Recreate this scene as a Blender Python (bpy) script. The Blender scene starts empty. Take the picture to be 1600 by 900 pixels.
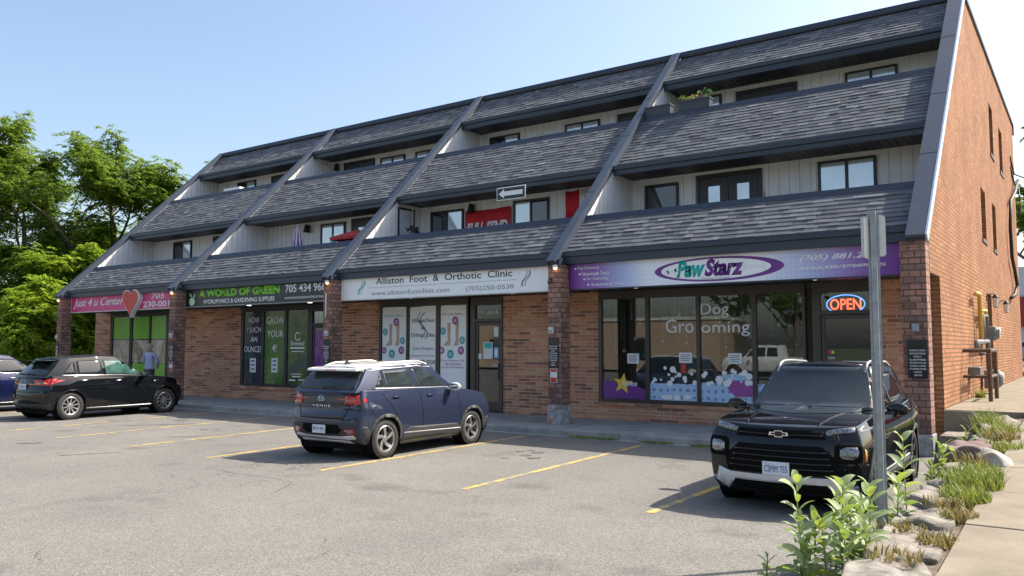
import bpy, bmesh, math, random
import numpy as np
from mathutils import Vector, Matrix, Quaternion
from mathutils.bvhtree import BVHTree
sc = bpy.context.scene
COL = sc.collection
RAD = math.radians
# ------------------------------------------------------------------ camera
cam_d = bpy.data.cameras.new('camera'); cam = bpy.data.objects.new('camera', cam_d); COL.objects.link(cam)
YAW, PITCH, ROLL = -0.6147, 0.0713, -0.0006
_f = Vector((math.sin(YAW)*math.cos(PITCH), math.cos(YAW)*math.cos(PITCH), math.sin(PITCH)))
_r = Vector((math.cos(YAW), -math.sin(YAW), 0)); _u = _r.cross(_f)
_m = Matrix((_r, _u, -_f)).transposed().to_4x4(); _m.translation = Vector((2.5414, -15.341, 1.7765))
cam.matrix_world = _m
cam_d.sensor_width = 36; cam_d.lens = 1287.5/1600*36; cam_d.clip_end = 2000; cam_d.clip_start = .05
sc.camera = cam
# ------------------------------------------------------------------ light
SUN = Vector((.60, .73, 1.0)).normalized()
EL = math.asin(SUN.z); AZ = math.atan2(SUN.x, SUN.y)
w = bpy.data.worlds.new('World'); sc.world = w; w.use_nodes = True
nt = w.node_tree; nt.nodes.clear()
o_ = nt.nodes.new('ShaderNodeOutputWorld'); bg = nt.nodes.new('ShaderNodeBackground'); sk = nt.nodes.new('ShaderNodeTexSky')
sk.sky_type = 'NISHITA'; sk.sun_disc = False; sk.sun_elevation = EL; sk.sun_rotation = AZ
sk.air_density = 1.1; sk.dust_density = 3.2; sk.ozone_density = 1.2; sk.altitude = 100
bg.inputs['Strength'].default_value = .096
nt.links.new(sk.outputs[0], bg.inputs[0]); nt.links.new(bg.outputs[0], o_.inputs[0])
sd = bpy.data.lights.new('sun', 'SUN'); sun = bpy.data.objects.new('sun', sd); COL.objects.link(sun)
sd.energy = 3.3; sd.angle = RAD(.5); sd.color = (1, .93, .82)
sun.rotation_euler = (-SUN).to_track_quat('-Z', 'Y').to_euler(); sun.location = (20, 20, 40)
vs = sc.view_settings; vs.view_transform = 'Standard'; vs.look = 'None'; vs.gamma = 1; vs.use_curve_mapping = False
vs.exposure = 1.40
sc.cycles.max_bounces = 7; sc.cycles.transparent_max_bounces = 16
# ------------------------------------------------------------------ helpers
def tag(o, label=None, cat=None, group=None, kind=None):
    if label: o['label'] = label
    if cat: o['category'] = cat
    if group: o['group'] = group
    if kind: o['kind'] = kind
    return o
def empty(name, loc=(0, 0, 0), rz=0, label=None, cat=None, group=None):
    o = bpy.data.objects.new(name, None); COL.objects.link(o); o.location = loc; o.rotation_euler = (0, 0, rz); o.empty_display_size = .2
    return tag(o, label, cat, group)
def link(name, me, mats, parent=None, smooth=False):
    o = bpy.data.objects.new(name, me); COL.objects.link(o)
    if not isinstance(mats, (list, tuple)): mats = [mats]
    if len(me.materials) == 0:
        for m in mats: me.materials.append(m)
    if parent: o.parent = parent
    if smooth: me.polygons.foreach_set('use_smooth', [True]*len(me.polygons))
    return o
class MB:
    """collects shapes; build() links them as one mesh object"""
    def __init__(s): s.v = []; s.f = []; s.mi = []; s.col = []
    def add(s, vs, fs, m=0, col=None):
        n = len(s.v); s.v += [tuple(p) for p in vs]
        for f in fs: s.f.append(tuple(i+n for i in f)); s.mi.append(m); s.col.append(col)
        return s
    def box(s, x0, x1, y0, y1, z0, z1, m=0, col=None):
        if x0 > x1: x0, x1 = x1, x0
        if y0 > y1: y0, y1 = y1, y0
        if z0 > z1: z0, z1 = z1, z0
        v = [(x0,y0,z0),(x1,y0,z0),(x1,y1,z0),(x0,y1,z0),(x0,y0,z1),(x1,y0,z1),(x1,y1,z1),(x0,y1,z1)]
        return s.add(v, [(0,3,2,1),(4,5,6,7),(0,1,5,4),(1,2,6,5),(2,3,7,6),(3,0,4,7)], m, col)
    def obox(s, M, sx, sy, sz, m=0, col=None):
        v = [M @ Vector((a*sx/2, b*sy/2, c*sz/2)) for c in (-1,1) for a,b in ((-1,-1),(1,-1),(1,1),(-1,1))]
        return s.add(v, [(0,3,2,1),(4,5,6,7),(0,1,5,4),(1,2,6,5),(2,3,7,6),(3,0,4,7)], m, col)
    def prism(s, pts, axis, a, b, m=0):
        """pts 2-D polygon; axis x: (y,z), y: (x,z), z: (x,y)"""
        def P(p, t): return {'x': (t, p[0], p[1]), 'y': (p[0], t, p[1]), 'z': (p[0], p[1], t)}[axis]
        n = len(pts); v = [P(p, a) for p in pts]+[P(p, b) for p in pts]
        ar = sum(pts[i][0]*pts[(i+1) % n][1]-pts[(i+1) % n][0]*pts[i][1] for i in range(n))
        fl = (ar > 0) ^ (axis == 'y') ^ (b < a)
        f = [tuple(range(n)), tuple(range(2*n-1, n-1, -1))]+[(i, i+n, (i+1) % n+n, (i+1) % n) for i in range(n)]
        if fl: f = [tuple(reversed(q)) for q in f]
        return s.add(v, f, m)
    def tube(s, pts, r, n=8, m=0, cap=True):
        pts = [Vector(p) for p in pts]; rs = r if isinstance(r, (list, tuple)) else [r]*len(pts)
        ring = []; up = Vector((0, 0, 1))
        d0 = (pts[1]-pts[0]).normalized(); a = d0.cross(up)
        if a.length < .1: a = d0.cross(Vector((1, 0, 0)))
        a.normalize(); vs_ = []
        for i, p in enumerate(pts):
            d = (pts[min(i+1, len(pts)-1)]-pts[max(i-1, 0)]).normalized()
            a = (a-d*a.dot(d)).normalized(); b = d.cross(a)
            for k in range(n):
                t = 2*math.pi*k/n; vs_.append(p+(a*math.cos(t)+b*math.sin(t))*rs[i])
        f = [(i*n+k, i*n+(k+1) % n, (i+1)*n+(k+1) % n, (i+1)*n+k) for i in range(len(pts)-1) for k in range(n)]
        if cap: f += [tuple(range(n-1, -1, -1)), tuple((len(pts)-1)*n+k for k in range(n))]
        return s.add(vs_, f, m)
    def lathe(s, prof, n=24, M=None, m=0):
        """prof list of (r, h) round local Z"""
        M = M or Matrix(); v = []
        for r, h in prof:
            for k in range(n):
                t = 2*math.pi*k/n; v.append(M @ Vector((r*math.cos(t), r*math.sin(t), h)))
        f = [(i*n+k, i*n+(k+1) % n, (i+1)*n+(k+1) % n, (i+1)*n+k) for i in range(len(prof)-1) for k in range(n)]
        return s.add(v, f, m)
    def ball(s, c, rx, ry=None, rz=None, n=10, m=0):
        ry = ry or rx; rz = rz or rx
        M = Matrix.Translation(c) @ Matrix.Diagonal((rx, ry, rz, 1))
        return s.lathe([(max(1e-4, math.sin(math.pi*i/n)), -math.cos(math.pi*i/n)) for i in range(n+1)], max(8, n+4), M, m)
    def build(s, name, mats, parent=None, smooth=False, label=None, bevel=0, colors=False):
        me = bpy.data.meshes.new(name); me.from_pydata(s.v, [], s.f); me.update()
        if not isinstance(mats, (list, tuple)): mats = [mats]
        for mm in mats: me.materials.append(mm)
        if len(mats) > 1: me.polygons.foreach_set('material_index', s.mi)
        if smooth: me.polygons.foreach_set('use_smooth', [True]*len(me.polygons))
        if colors:
            at = me.attributes.new('tone', 'FLOAT', 'FACE'); at.data.foreach_set('value', [c if c is not None else .5 for c in s.col])
        o = bpy.data.objects.new(name, me); COL.objects.link(o)
        if parent: o.parent = parent
        if label: o['label'] = label
        if bevel:
            b = o.modifiers.new('b', 'BEVEL'); b.width = bevel; b.segments = 2; b.limit_method = 'ANGLE'; b.angle_limit = RAD(40)
        return o
# ------------------------------------------------------------------ materials
def N(nt, t, **kw):
    n = nt.nodes.new('ShaderNode'+t)
    for k, v in kw.items():
        if k.startswith('i_'):
            k = k[2:].replace('_', ' '); n.inputs[int(k) if k.isdigit() else k].default_value = v
        else: setattr(n, k, v)
    return n
def new_mat(name):
    m = bpy.data.materials.new(name); m.use_nodes = True
    return m, m.node_tree, m.node_tree.nodes['Principled BSDF']
def c4(c): return (c[0], c[1], c[2], 1)
def mat(name, col, rough=.6, metal=0, var=.12, scale=8, bump=0, bscale=60, spec=.5, coat=0, emit=None, es=1, obj=True, col2=None, c2amt=(.55, .7), trans=0, flake=0):
    """principled surface with some cloudy colour variation, optional bump"""
    m, t, p = new_mat(name); L = t.links.new
    tc = N(t, 'TexCoord'); no = N(t, 'TexNoise', i_Scale=scale, i_Detail=5.0, i_Roughness=.6); L(tc.outputs['Object'], no.inputs['Vector'])
    mx = N(t, 'MixRGB', blend_type='MULTIPLY', i_0=1.0); mx.inputs[1].default_value = c4(col)
    rp = N(t, 'MapRange', i_3=1-var*1.6, i_4=1+var*1.6); rp.inputs[1].default_value = .25; rp.inputs[2].default_value = .75
    L(no.outputs[0], rp.inputs[0]); L(rp.outputs[0], mx.inputs[2]); out = mx.outputs[0]
    if col2:
        n2 = N(t, 'TexNoise', i_Scale=scale*.6, i_Detail=6.0); L(tc.outputs['Object'], n2.inputs['Vector'])
        r2 = N(t, 'MapRange'); r2.inputs[1].default_value, r2.inputs[2].default_value = c2amt; L(n2.outputs[0], r2.inputs[0])
        m2 = N(t, 'MixRGB'); L(r2.outputs[0], m2.inputs[0]); L(out, m2.inputs[1]); m2.inputs[2].default_value = c4(col2); out = m2.outputs[0]
    L(out, p.inputs['Base Color'])
    p.inputs['Roughness'].default_value = rough; p.inputs['Metallic'].default_value = metal
    p.inputs['Specular IOR Level'].default_value = spec; p.inputs['Coat Weight'].default_value = coat; p.inputs['Coat Roughness'].default_value = .03
    if emit: p.inputs['Emission Color'].default_value = c4(emit); p.inputs['Emission Strength'].default_value = es
    if bump:
        nb = N(t, 'TexNoise', i_Scale=bscale, i_Detail=4.0); L(tc.outputs['Object'], nb.inputs['Vector'])
        b = N(t, 'Bump', i_Strength=bump, i_Distance=.01); L(nb.outputs[0], b.inputs['Height']); L(b.outputs[0], p.inputs['Normal'])
    return m
def brick_mat(name, cols, mortar, bw=.30, bh=.078, ms=.012, rough=.85, dark=.35, bumpd=.01, joint_noise=0):
    m, t, p = new_mat(name); L = t.links.new
    tc = N(t, 'TexCoord'); sp = N(t, 'SeparateXYZ'); L(tc.outputs['Object'], sp.inputs[0])
    ge = N(t, 'NewGeometry'); sn = N(t, 'SeparateXYZ'); L(ge.outputs['True Normal'], sn.inputs[0])
    ab = N(t, 'Math', operation='ABSOLUTE'); L(sn.outputs[0], ab.inputs[0]); gt = N(t, 'Math', operation='GREATER_THAN'); L(ab.outputs[0], gt.inputs[0]); gt.inputs[1].default_value = .5
    mx = N(t, 'Mix'); L(gt.outputs[0], mx.inputs[0]); L(sp.outputs[0], mx.inputs[2]); L(sp.outputs[1], mx.inputs[3])
    cb = N(t, 'CombineXYZ'); L(mx.outputs[0], cb.inputs[0]); L(sp.outputs[2], cb.inputs[1])
    dn = N(t, 'TexNoise', i_Scale=7.0, i_Detail=2.0); L(tc.outputs['Object'], dn.inputs['Vector'])
    vs1 = N(t, 'VectorMath', operation='SCALE'); vs1.inputs[3].default_value = .006; L(dn.outputs[1], vs1.inputs[0])
    va = N(t, 'VectorMath', operation='ADD'); L(cb.outputs[0], va.inputs[0]); L(vs1.outputs[0], va.inputs[1])
    def bt(c1, c2, mo, bias=0, w=bw, off=.5):
        b = N(t, 'TexBrick', offset=off, offset_frequency=2, squash=1.0); L(va.outputs[0], b.inputs['Vector'])
        b.inputs['Color1'].default_value = c1; b.inputs['Color2'].default_value = c2; b.inputs['Mortar'].default_value = mo
        b.inputs['Scale'].default_value = 1; b.inputs['Mortar Size'].default_value = ms; b.inputs['Mortar Smooth'].default_value = .25
        b.inputs['Bias'].default_value = bias; b.inputs['Brick Width'].default_value = w; b.inputs['Row Height'].default_value = bh
        return b
    b1 = bt((0,0,0,1), (1,1,1,1), (.5,.5,.5,1))
    cr = N(t, 'ValToRGB'); e = cr.color_ramp.elements; e[0].color = c4(cols[0]); e[1].color = c4(cols[-1]); e[0].position = .08; e[1].position = .95
    for i, c in enumerate(cols[1:-1]):
        q = e.new(.08+.87*(i+1)/(len(cols)-1)); q.color = c4(c)
    L(b1.outputs['Color'], cr.inputs[0])
    n2 = N(t, 'TexNoise', i_Scale=22.0, i_Detail=6.0, i_Roughness=.7); L(tc.outputs['Object'], n2.inputs['Vector'])
    r2 = N(t, 'MapRange', i_3=.75, i_4=1.22); r2.inputs[1].default_value = .3; r2.inputs[2].default_value = .7; L(n2.outputs[0], r2.inputs[0])
    n3 = N(t, 'TexNoise', i_Scale=.9, i_Detail=3.0); L(tc.outputs['Object'], n3.inputs['Vector'])
    r3 = N(t, 'MapRange', i_3=.76, i_4=1.16); r3.inputs[1].default_value = .3; r3.inputs[2].default_value = .7; L(n3.outputs[0], r3.inputs[0])
    mu = N(t, 'MixRGB', blend_type='MULTIPLY', i_0=1.0); L(cr.outputs[0], mu.inputs[1]); L(r2.outputs[0], mu.inputs[2])
    mu2 = N(t, 'MixRGB', blend_type='MULTIPLY', i_0=1.0); L(mu.outputs[0], mu2.inputs[1]); L(r3.outputs[0], mu2.inputs[2])
    mf = N(t, 'MixRGB'); L(b1.outputs['Fac'], mf.inputs[0]); L(mu2.outputs[0], mf.inputs[1]); mf.inputs[2].default_value = c4(mortar)
    L(mf.outputs[0], p.inputs['Base Color']); p.inputs['Roughness'].default_value = rough; p.inputs['Specular IOR Level'].default_value = .2
    iv = N(t, 'Math', operation='SUBTRACT'); iv.inputs[0].default_value = 1; L(b1.outputs['Fac'], iv.inputs[1])
    ad = N(t, 'Math', operation='MULTIPLY_ADD'); L(n2.outputs[0], ad.inputs[0]); ad.inputs[1].default_value = .35; L(iv.outputs[0], ad.inputs[2])
    bp = N(t, 'Bump', i_Strength=.9, i_Distance=bumpd); L(ad.outputs[0], bp.inputs['Height']); L(bp.outputs[0], p.inputs['Normal'])
    return m
M = {}
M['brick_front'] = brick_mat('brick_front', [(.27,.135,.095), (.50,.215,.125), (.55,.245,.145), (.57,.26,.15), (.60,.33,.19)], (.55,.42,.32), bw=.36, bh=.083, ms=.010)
M['brick_side'] = brick_mat('brick_side', [(.32,.14,.07), (.36,.165,.08), (.39,.18,.088), (.37,.165,.08), (.43,.22,.115)], (.20,.11,.06), bw=.26, bh=.083, ms=.013, bumpd=.018)  # mortar darkened to paint the shadow inside the recessed joints
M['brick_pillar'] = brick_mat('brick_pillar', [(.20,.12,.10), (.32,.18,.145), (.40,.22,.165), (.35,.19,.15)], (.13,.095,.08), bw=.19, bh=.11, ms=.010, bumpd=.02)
def shingle_mat():
    m, t, p = new_mat('asphalt_shingle'); L = t.links.new
    at = N(t, 'Attribute', attribute_name='tone'); tc = N(t, 'TexCoord')
    cr = N(t, 'ValToRGB'); e = cr.color_ramp.elements; e[0].color = (.075,.08,.095,1); e[1].color = (.215,.22,.235,1); q = e.new(.5); q.color = (.135,.139,.148,1)
    L(at.outputs['Fac'], cr.inputs[0])
    n = N(t, 'TexNoise', i_Scale=70.0, i_Detail=3.0); L(tc.outputs['Object'], n.inputs['Vector'])
    r = N(t, 'MapRange', i_3=.72, i_4=1.28); r.inputs[1].default_value = .3; r.inputs[2].default_value = .7; L(n.outputs[0], r.inputs[0])
    mu = N(t, 'MixRGB', blend_type='MULTIPLY', i_0=1.0); L(cr.outputs[0], mu.inputs[1]); L(r.outputs[0], mu.inputs[2])
    L(mu.outputs[0], p.inputs['Base Color']); p.inputs['Roughness'].default_value = .95; p.inputs['Specular IOR Level'].default_value = .15
    b = N(t, 'Bump', i_Strength=.5, i_Distance=.004); L(n.outputs[0], b.inputs['Height']); L(b.outputs[0], p.inputs['Normal'])
    return m
M['shingle'] = shingle_mat()
def asphalt_mat():
    m, t, p = new_mat('old_asphalt'); L = t.links.new
    tc = N(t, 'TexCoord')
    def noise(s, d=4, r=.6): n = N(t, 'TexNoise', i_Scale=float(s), i_Detail=float(d), i_Roughness=r); L(tc.outputs['Object'], n.inputs['Vector']); return n
    base = N(t, 'ValToRGB'); e = base.color_ramp.elements; e[0].position = .3; e[1].position = .72; e[0].color = (.16,.15,.135,1); e[1].color = (.212,.20,.178,1)
    L(noise(.45, 6, .65).outputs[0], base.inputs[0])
    sp = N(t, 'TexVoronoi', i_Scale=75.0); L(tc.outputs['Object'], sp.inputs['Vector'])
    sr = N(t, 'MapRange', i_3=.58, i_4=1.4); sr.inputs[1].default_value = .1; sr.inputs[2].default_value = .9; L(sp.outputs['Color'], sr.inputs[0])
    mu = N(t, 'MixRGB', blend_type='MULTIPLY', i_0=.8); L(base.outputs[0], mu.inputs[1]); L(sr.outputs[0], mu.inputs[2])
    # oily stains
    st = N(t, 'MapRange', i_3=1.0, i_4=.68); st.inputs[1].default_value = .58; st.inputs[2].default_value = .72; L(noise(.9, 3, .5).outputs[0], st.inputs[0])
    mu2 = N(t, 'MixRGB', blend_type='MULTIPLY', i_0=1.0); L(mu.outputs[0], mu2.inputs[1]); L(st.outputs[0], mu2.inputs[2])
    # hairline cracks
    dn = noise(1.3, 4); mp = N(t, 'VectorMath', operation='ADD'); sc_ = N(t, 'VectorMath', operation='SCALE'); sc_.inputs[3].default_value = .9; L(dn.outputs[1], sc_.inputs[0]); L(tc.outputs['Object'], mp.inputs[0]); L(sc_.outputs[0], mp.inputs[1])
    vo = N(t, 'TexVoronoi', feature='DISTANCE_TO_EDGE', i_Scale=.23); L(mp.outputs[0], vo.inputs['Vector'])
    ck = N(t, 'MapRange', i_3=.45, i_4=1.0); ck.inputs[1].default_value = .0; ck.inputs[2].default_value = .0028; L(vo.outputs[0], ck.inputs[0])
    gate = N(t, 'MapRange'); gate.inputs[1].default_value = .52; gate.inputs[2].default_value = .58; L(noise(.35, 1).outputs[0], gate.inputs[0])
    ckm = N(t, 'MixRGB'); L(gate.outputs[0], ckm.inputs[0]); ckm.inputs[1].default_value = (1,1,1,1); L(ck.outputs[0], ckm.inputs[2])
    mu3 = N(t, 'MixRGB', blend_type='MULTIPLY', i_0=1.0); L(mu2.outputs[0], mu3.inputs[1]); L(ckm.outputs[0], mu3.inputs[2])
    L(mu3.outputs[0], p.inputs['Base Color']); p.inputs['Roughness'].default_value = .9; p.inputs['Specular IOR Level'].default_value = .25
    b = N(t, 'Bump', i_Strength=.55, i_Distance=.006); L(sp.outputs['Distance'], b.inputs['Height']); L(b.outputs[0], p.inputs['Normal'])
    return m
M['asphalt'] = asphalt_mat()
M['concrete'] = mat('concrete', (.34,.33,.30), .9, var=.16, scale=3, bump=.35, bscale=90, col2=(.22,.21,.19), c2amt=(.58,.8), spec=.2)
M['concrete_path'] = mat('concrete_path', (.235,.20,.148), .9, var=.14, scale=2.5, bump=.35, bscale=120, col2=(.17,.145,.11), c2amt=(.55,.8), spec=.2)
M['old_concrete'] = mat('old_concrete', (.26,.235,.20), .95, var=.35, scale=5, bump=1, bscale=22, col2=(.11,.095,.08), c2amt=(.5,.7), spec=.2)
M['soil'] = mat('soil', (.14,.11,.08), .95, var=.3, scale=12, bump=.8, bscale=60)
M['metal_dark'] = mat('dark_blue_grey_metal', (.028,.036,.055), .42, .0, var=.06, spec=.5)
M['metal_cap'] = mat('grey_metal_cap', (.048,.063,.088), .42, .0, var=.12, scale=1.5)
M['metal_sky_tint'] = mat('sky_tinted_flashing', (.45,.52,.6), .3, .5, var=.08)  # pale blue paints the sky's reflection onto the side lip of the cap
M['soffit'] = mat('black_soffit', (.022,.022,.026), .5, var=.1)
M['siding'] = mat('pale_grey_siding', (.72,.705,.71), .7, var=.05, scale=3)
M['frame'] = mat('black_window_frame', (.018,.018,.022), .45, var=.1)
M['frame_brown'] = mat('bronze_frame', (.045,.036,.03), .4, var=.1)
M['black'] = mat('matt_black', (.012,.012,.013), .6)
M['white'] = mat('white_paint', (.8,.8,.8), .5, var=.03)
M['offwhite'] = mat('off_white_plastic', (.62,.62,.58), .5, var=.05)
M['galv'] = mat('galvanised_steel', (.30,.32,.34), .5, .45, var=.15, scale=14)
M['grey_pipe'] = mat('grey_painted_pipe', (.17,.18,.18), .55, .1, var=.15)
M['yellow_pipe'] = mat('yellow_pipe', (.62,.42,.08), .5, var=.1)
M['rust'] = mat('rusty_rail', (.12,.075,.05), .8, .1, var=.3, scale=20)
M['line'] = mat('yellow_line_paint', (.52,.36,.09), .8, var=.25, scale=7, col2=(.25,.22,.16), c2amt=(.46,.62))
M['roofing'] = mat('flat_roofing', (.12,.12,.12), .9)
def glass_mat(name, tint=(.6,.65,.65), rough=.01, trans=.75, refl=.16):
    """window glass: some mirror, the rest lets the room behind show"""
    m, t, p = new_mat(name); L = t.links.new; t.nodes.remove(p); out = t.nodes['Material Output']
    tr = N(t, 'BsdfTransparent'); tr.inputs[0].default_value = c4([c*trans for c in tint]); gl = N(t, 'BsdfGlossy'); gl.inputs['Color'].default_value = (.95,.97,1,1); gl.inputs['Roughness'].default_value = rough
    lw = N(t, 'LayerWeight', i_Blend=.35); mr = N(t, 'MapRange', i_3=refl, i_4=.62); mr.inputs[1].default_value = .1; mr.inputs[2].default_value = 1; L(lw.outputs['Fresnel'], mr.inputs[0])
    mx = N(t, 'MixShader'); L(mr.outputs[0], mx.inputs[0]); L(tr.outputs[0], mx.inputs[1]); L(gl.outputs[0], mx.inputs[2]); L(mx.outputs[0], out.inputs[0])
    return m
M['glass'] = glass_mat('shop_glass', (.8,.86,.86), trans=.92, refl=.055)
M['glass_dark'] = mat('dark_window_glass', (.02,.025,.03), .03, var=.0, spec=1.0)
M['glass_blind'] = mat('pane_with_blind_and_sky_tint', (.62,.67,.72), .06, .35, var=.10, scale=1.4, spec=1)  # blinds and mirrored sky are both painted into the pale base colour
M['screen_car'] = mat('windscreen_glass', (.014,.022,.026), .02, var=.3, scale=1.5, spec=.5)
M['glass_car'] = mat('tinted_car_glass', (.014,.02,.023), .02, var=0, spec=.6)
# ------------------------------------------------------------------ lettering
BF = None
def text(body, x0, x1, z0, z1, y, m, parent=None, bold=0, shear=0, depth=.004, name='lettering', side='front', keep=False):
    """flat letters standing in the x-z plane at depth y, fitted to the box"""
    cu = bpy.data.curves.new('t', 'FONT'); cu.body = body; cu.size = 1; cu.offset = bold; cu.shear = shear; cu.extrude = 0; cu.resolution_u = 3; cu.align_x = 'LEFT'
    o = bpy.data.objects.new('t', cu); COL.objects.link(o); bpy.context.view_layer.update()
    me = bpy.data.meshes.new_from_object(o.evaluated_get(bpy.context.evaluated_depsgraph_get()))
    bpy.data.objects.remove(o); bpy.data.curves.remove(cu)
    n = len(me.vertices); co = np.empty(n*3); me.vertices.foreach_get('co', co); co = co.reshape(-1, 3)
    mn, mxx = co.min(0), co.max(0)
    out = np.zeros_like(co)
    out[:, 0] = x0+(co[:, 0]-mn[0])/(mxx[0]-mn[0])*(x1-x0)
    out[:, 2] = z0+(co[:, 1]-mn[1])/(mxx[1]-mn[1])*(z1-z0); out[:, 1] = y
    me.vertices.foreach_set('co', out.ravel()); me.update()
    bm = bmesh.new(); bm.from_mesh(me)
    r = bmesh.ops.extrude_face_region(bm, geom=bm.faces[:]); bmesh.ops.translate(bm, verts=[v for v in r['geom'] if isinstance(v, bmesh.types.BMVert)], vec=(0, depth, 0))
    bmesh.ops.recalc_face_normals(bm, faces=bm.faces[:]); bm.to_mesh(me); bm.free()
    me.materials.clear(); me.materials.append(m)
    ob = bpy.data.objects.new(name, me); COL.objects.link(ob)
    if parent: ob.parent = parent
    return ob
def join(objs, name):
    """merge several meshes that share an identity-like frame into one"""
    bm = bmesh.new(); mats = []
    for o in objs:
        idx = []
        for m_ in o.data.materials:
            if m_ not in mats: mats.append(m_)
            idx.append(mats.index(m_))
        s = len(bm.faces); bm.from_mesh(o.data); bm.faces.ensure_lookup_table()
        for f in bm.faces[s:]: f.material_index = idx[f.material_index]
    me = bpy.data.meshes.new(name); bm.to_mesh(me); bm.free()
    for m_ in mats: me.materials.append(m_)
    ob = bpy.data.objects.new(name, me); COL.objects.link(ob); ob.parent = objs[0].parent
    for o in objs: bpy.data.objects.remove(o)
    return ob
# ------------------------------------------------------------------ the building
W, PW, ZC, D, H, YB = 7.2592, .2654, 3.75, 6.7744, 10.332, 21.43
TAN = (H-ZC)/D; TH = math.atan(TAN); SIN, COS = math.sin(TH), math.cos(TH)
FX = [-4*W, -3*W, -2*W, -W, 0.0]
SW = .09; LOT = -.05; YS = 1.8
def PWK(k): return .20 if k < 4 else PW
def P(y, rec=0): return ZC+TAN*(y-rec)
bld = empty('commercial_building', (0, 0, 0), 0, 'long brick and shingle building with stepped terraces above four shops', 'building')
rnd = random.Random(5)
# --- fins between the bays
def slope_pt(y, up=0): return (y-up*SIN, ZC+TAN*y+up*COS)
for k, X in enumerate(FX):
    mb = MB()
    if k < 4:
        x0, x1 = X+.012, X+PWK(k)-.008
        n = int(D/.21); ys_ = [i*D/n for i in range(n+1)]
        mb.prism([(.1, P(.1)-.09), (D, H-.09), (D, 3.70), (.1, 3.70)], 'x', x0, x1-.02)
        for i in range(n):
            a, b = ys_[i]+.010, ys_[i+1]-.010
            if a < .12: a = .12
            mb.prism([(a, 3.71), (b, 3.71), (b, P(b)-.10), (a, P(a)-.10)], 'x', x1-.02, x1+.006)
        fin = mb.build('divider_fin', M['siding'], bld)
    else:
        pts = [(1.48, -.3), (YB, -.3), (YB, H-.05), (D, H-.05), (.02, 3.72), (.02, 3.60), (.40, 3.60), (.40, 3.06), (1.48, 3.06)]
        mb.prism(pts, 'x', 0.0, PW)
        fin = mb.build('end_wall', M['brick_side'], bld)
    cap = MB()
    e = .012 if k < 4 else .02
    a0, a1 = slope_pt(-.12, -.02), slope_pt(D+.02, -.02); b1, b0 = slope_pt(D+.02, .045), slope_pt(-.12, .045)
    cap.prism([a0, a1, b1, b0], 'x', X-e, X+PWK(k)+e)
    c0, c1 = slope_pt(-.10, -.12), slope_pt(D-.05, -.12)
    cap.prism([c0, c1, a1, a0], 'x', X+PWK(k)+.002, X+PWK(k)+e)
    cap.prism([c0, c1, a1, a0], 'x', X-e, X-.004)
    if k == 4:
        cap.prism([slope_pt(-.12, -.12), slope_pt(D, -.12), slope_pt(D, .05), slope_pt(-.12, .05)], 'x', X+PW+e+.002, X+PW+e+.035, 1)
        cap.box(-.1, PW+.05, D-.05, YB+.05, H-.05, H+.05); cap.box(-.1, PW+.05, YB-.03, YB+.06, H-.4, H-.05)
    # standing seams where the sheets lap
    for q in range(1, 4):
        yy = q*D/4+rnd.uniform(-.2, .2); s0, s1 = slope_pt(yy, .047), slope_pt(yy+.02, .047); s2, s3 = slope_pt(yy+.02, .050), slope_pt(yy, .050)
        cap.prism([s0, s1, s2, s3], 'x', X-e+.003, X+PWK(k)+e-.003)
    cap.build('fin_cap', [M['metal_cap'], M['metal_sky_tint']], fin, bevel=.006)
# openings in the end wall
def cut(o, boxes):
    mb = MB()
    for b in boxes: mb.box(*b)
    c = mb.build('cutter', M['black']); md = o.modifiers.new('c', 'BOOLEAN'); md.object = c; md.operation = 'DIFFERENCE'; md.solver = 'EXACT'
    bpy.context.view_layer.update()
    me = bpy.data.meshes.new_from_object(o.evaluated_get(bpy.context.evaluated_depsgraph_get()))
    o.modifiers.clear(); old = o.data; o.data = me; bpy.data.objects.remove(c); return o
endw = fin
SWIN = [(12.15, 13.2, 7.45, 8.95), (15.15, 16.3, 7.45, 8.9), (9.05, 10.15, 4.60, 5.95), (11.95, 13.0, 4.60, 5.95)]
cut(endw, [(.12, .5, a, b, z0, z1) for a, b, z0, z1 in SWIN]+[(.02, .5, 9.6, 10.75, .66, 3.2)])
for a, b, z0, z1 in SWIN:
    f = MB(); t = .04
    f.box(.122, .16, a, b, z0, z0+t); f.box(.122, .16, a, b, z1-t, z1); f.box(.122, .16, a, a+t, z0+t, z1-t); f.box(.122, .16, b-t, b, z0+t, z1-t)
    f.box(.2, PW+.03, a-.04, b+.04, z0-.09, z0-.003)
    fr = f.build('side_window', M['frame_brown'], bld); MB().box(.124, .135, a+t, b-t, z0+t, z1-t).build('pane', M['glass_dark'], fr)
f = MB(); f.box(.03, .07, 9.63, 10.72, .68, 2.8); d_ = f.build('side_door', M['frame_brown'], bld)
MB().box(.07, .10, 9.7, 10.65, 2.85, 3.15).build('transom_pane', M['glass_dark'], d_); hb = MB(); hb.box(.07, .13, 9.72, 9.76, 1.6, 1.72); hb.build('door_handle', M['galv'], d_)
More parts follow.
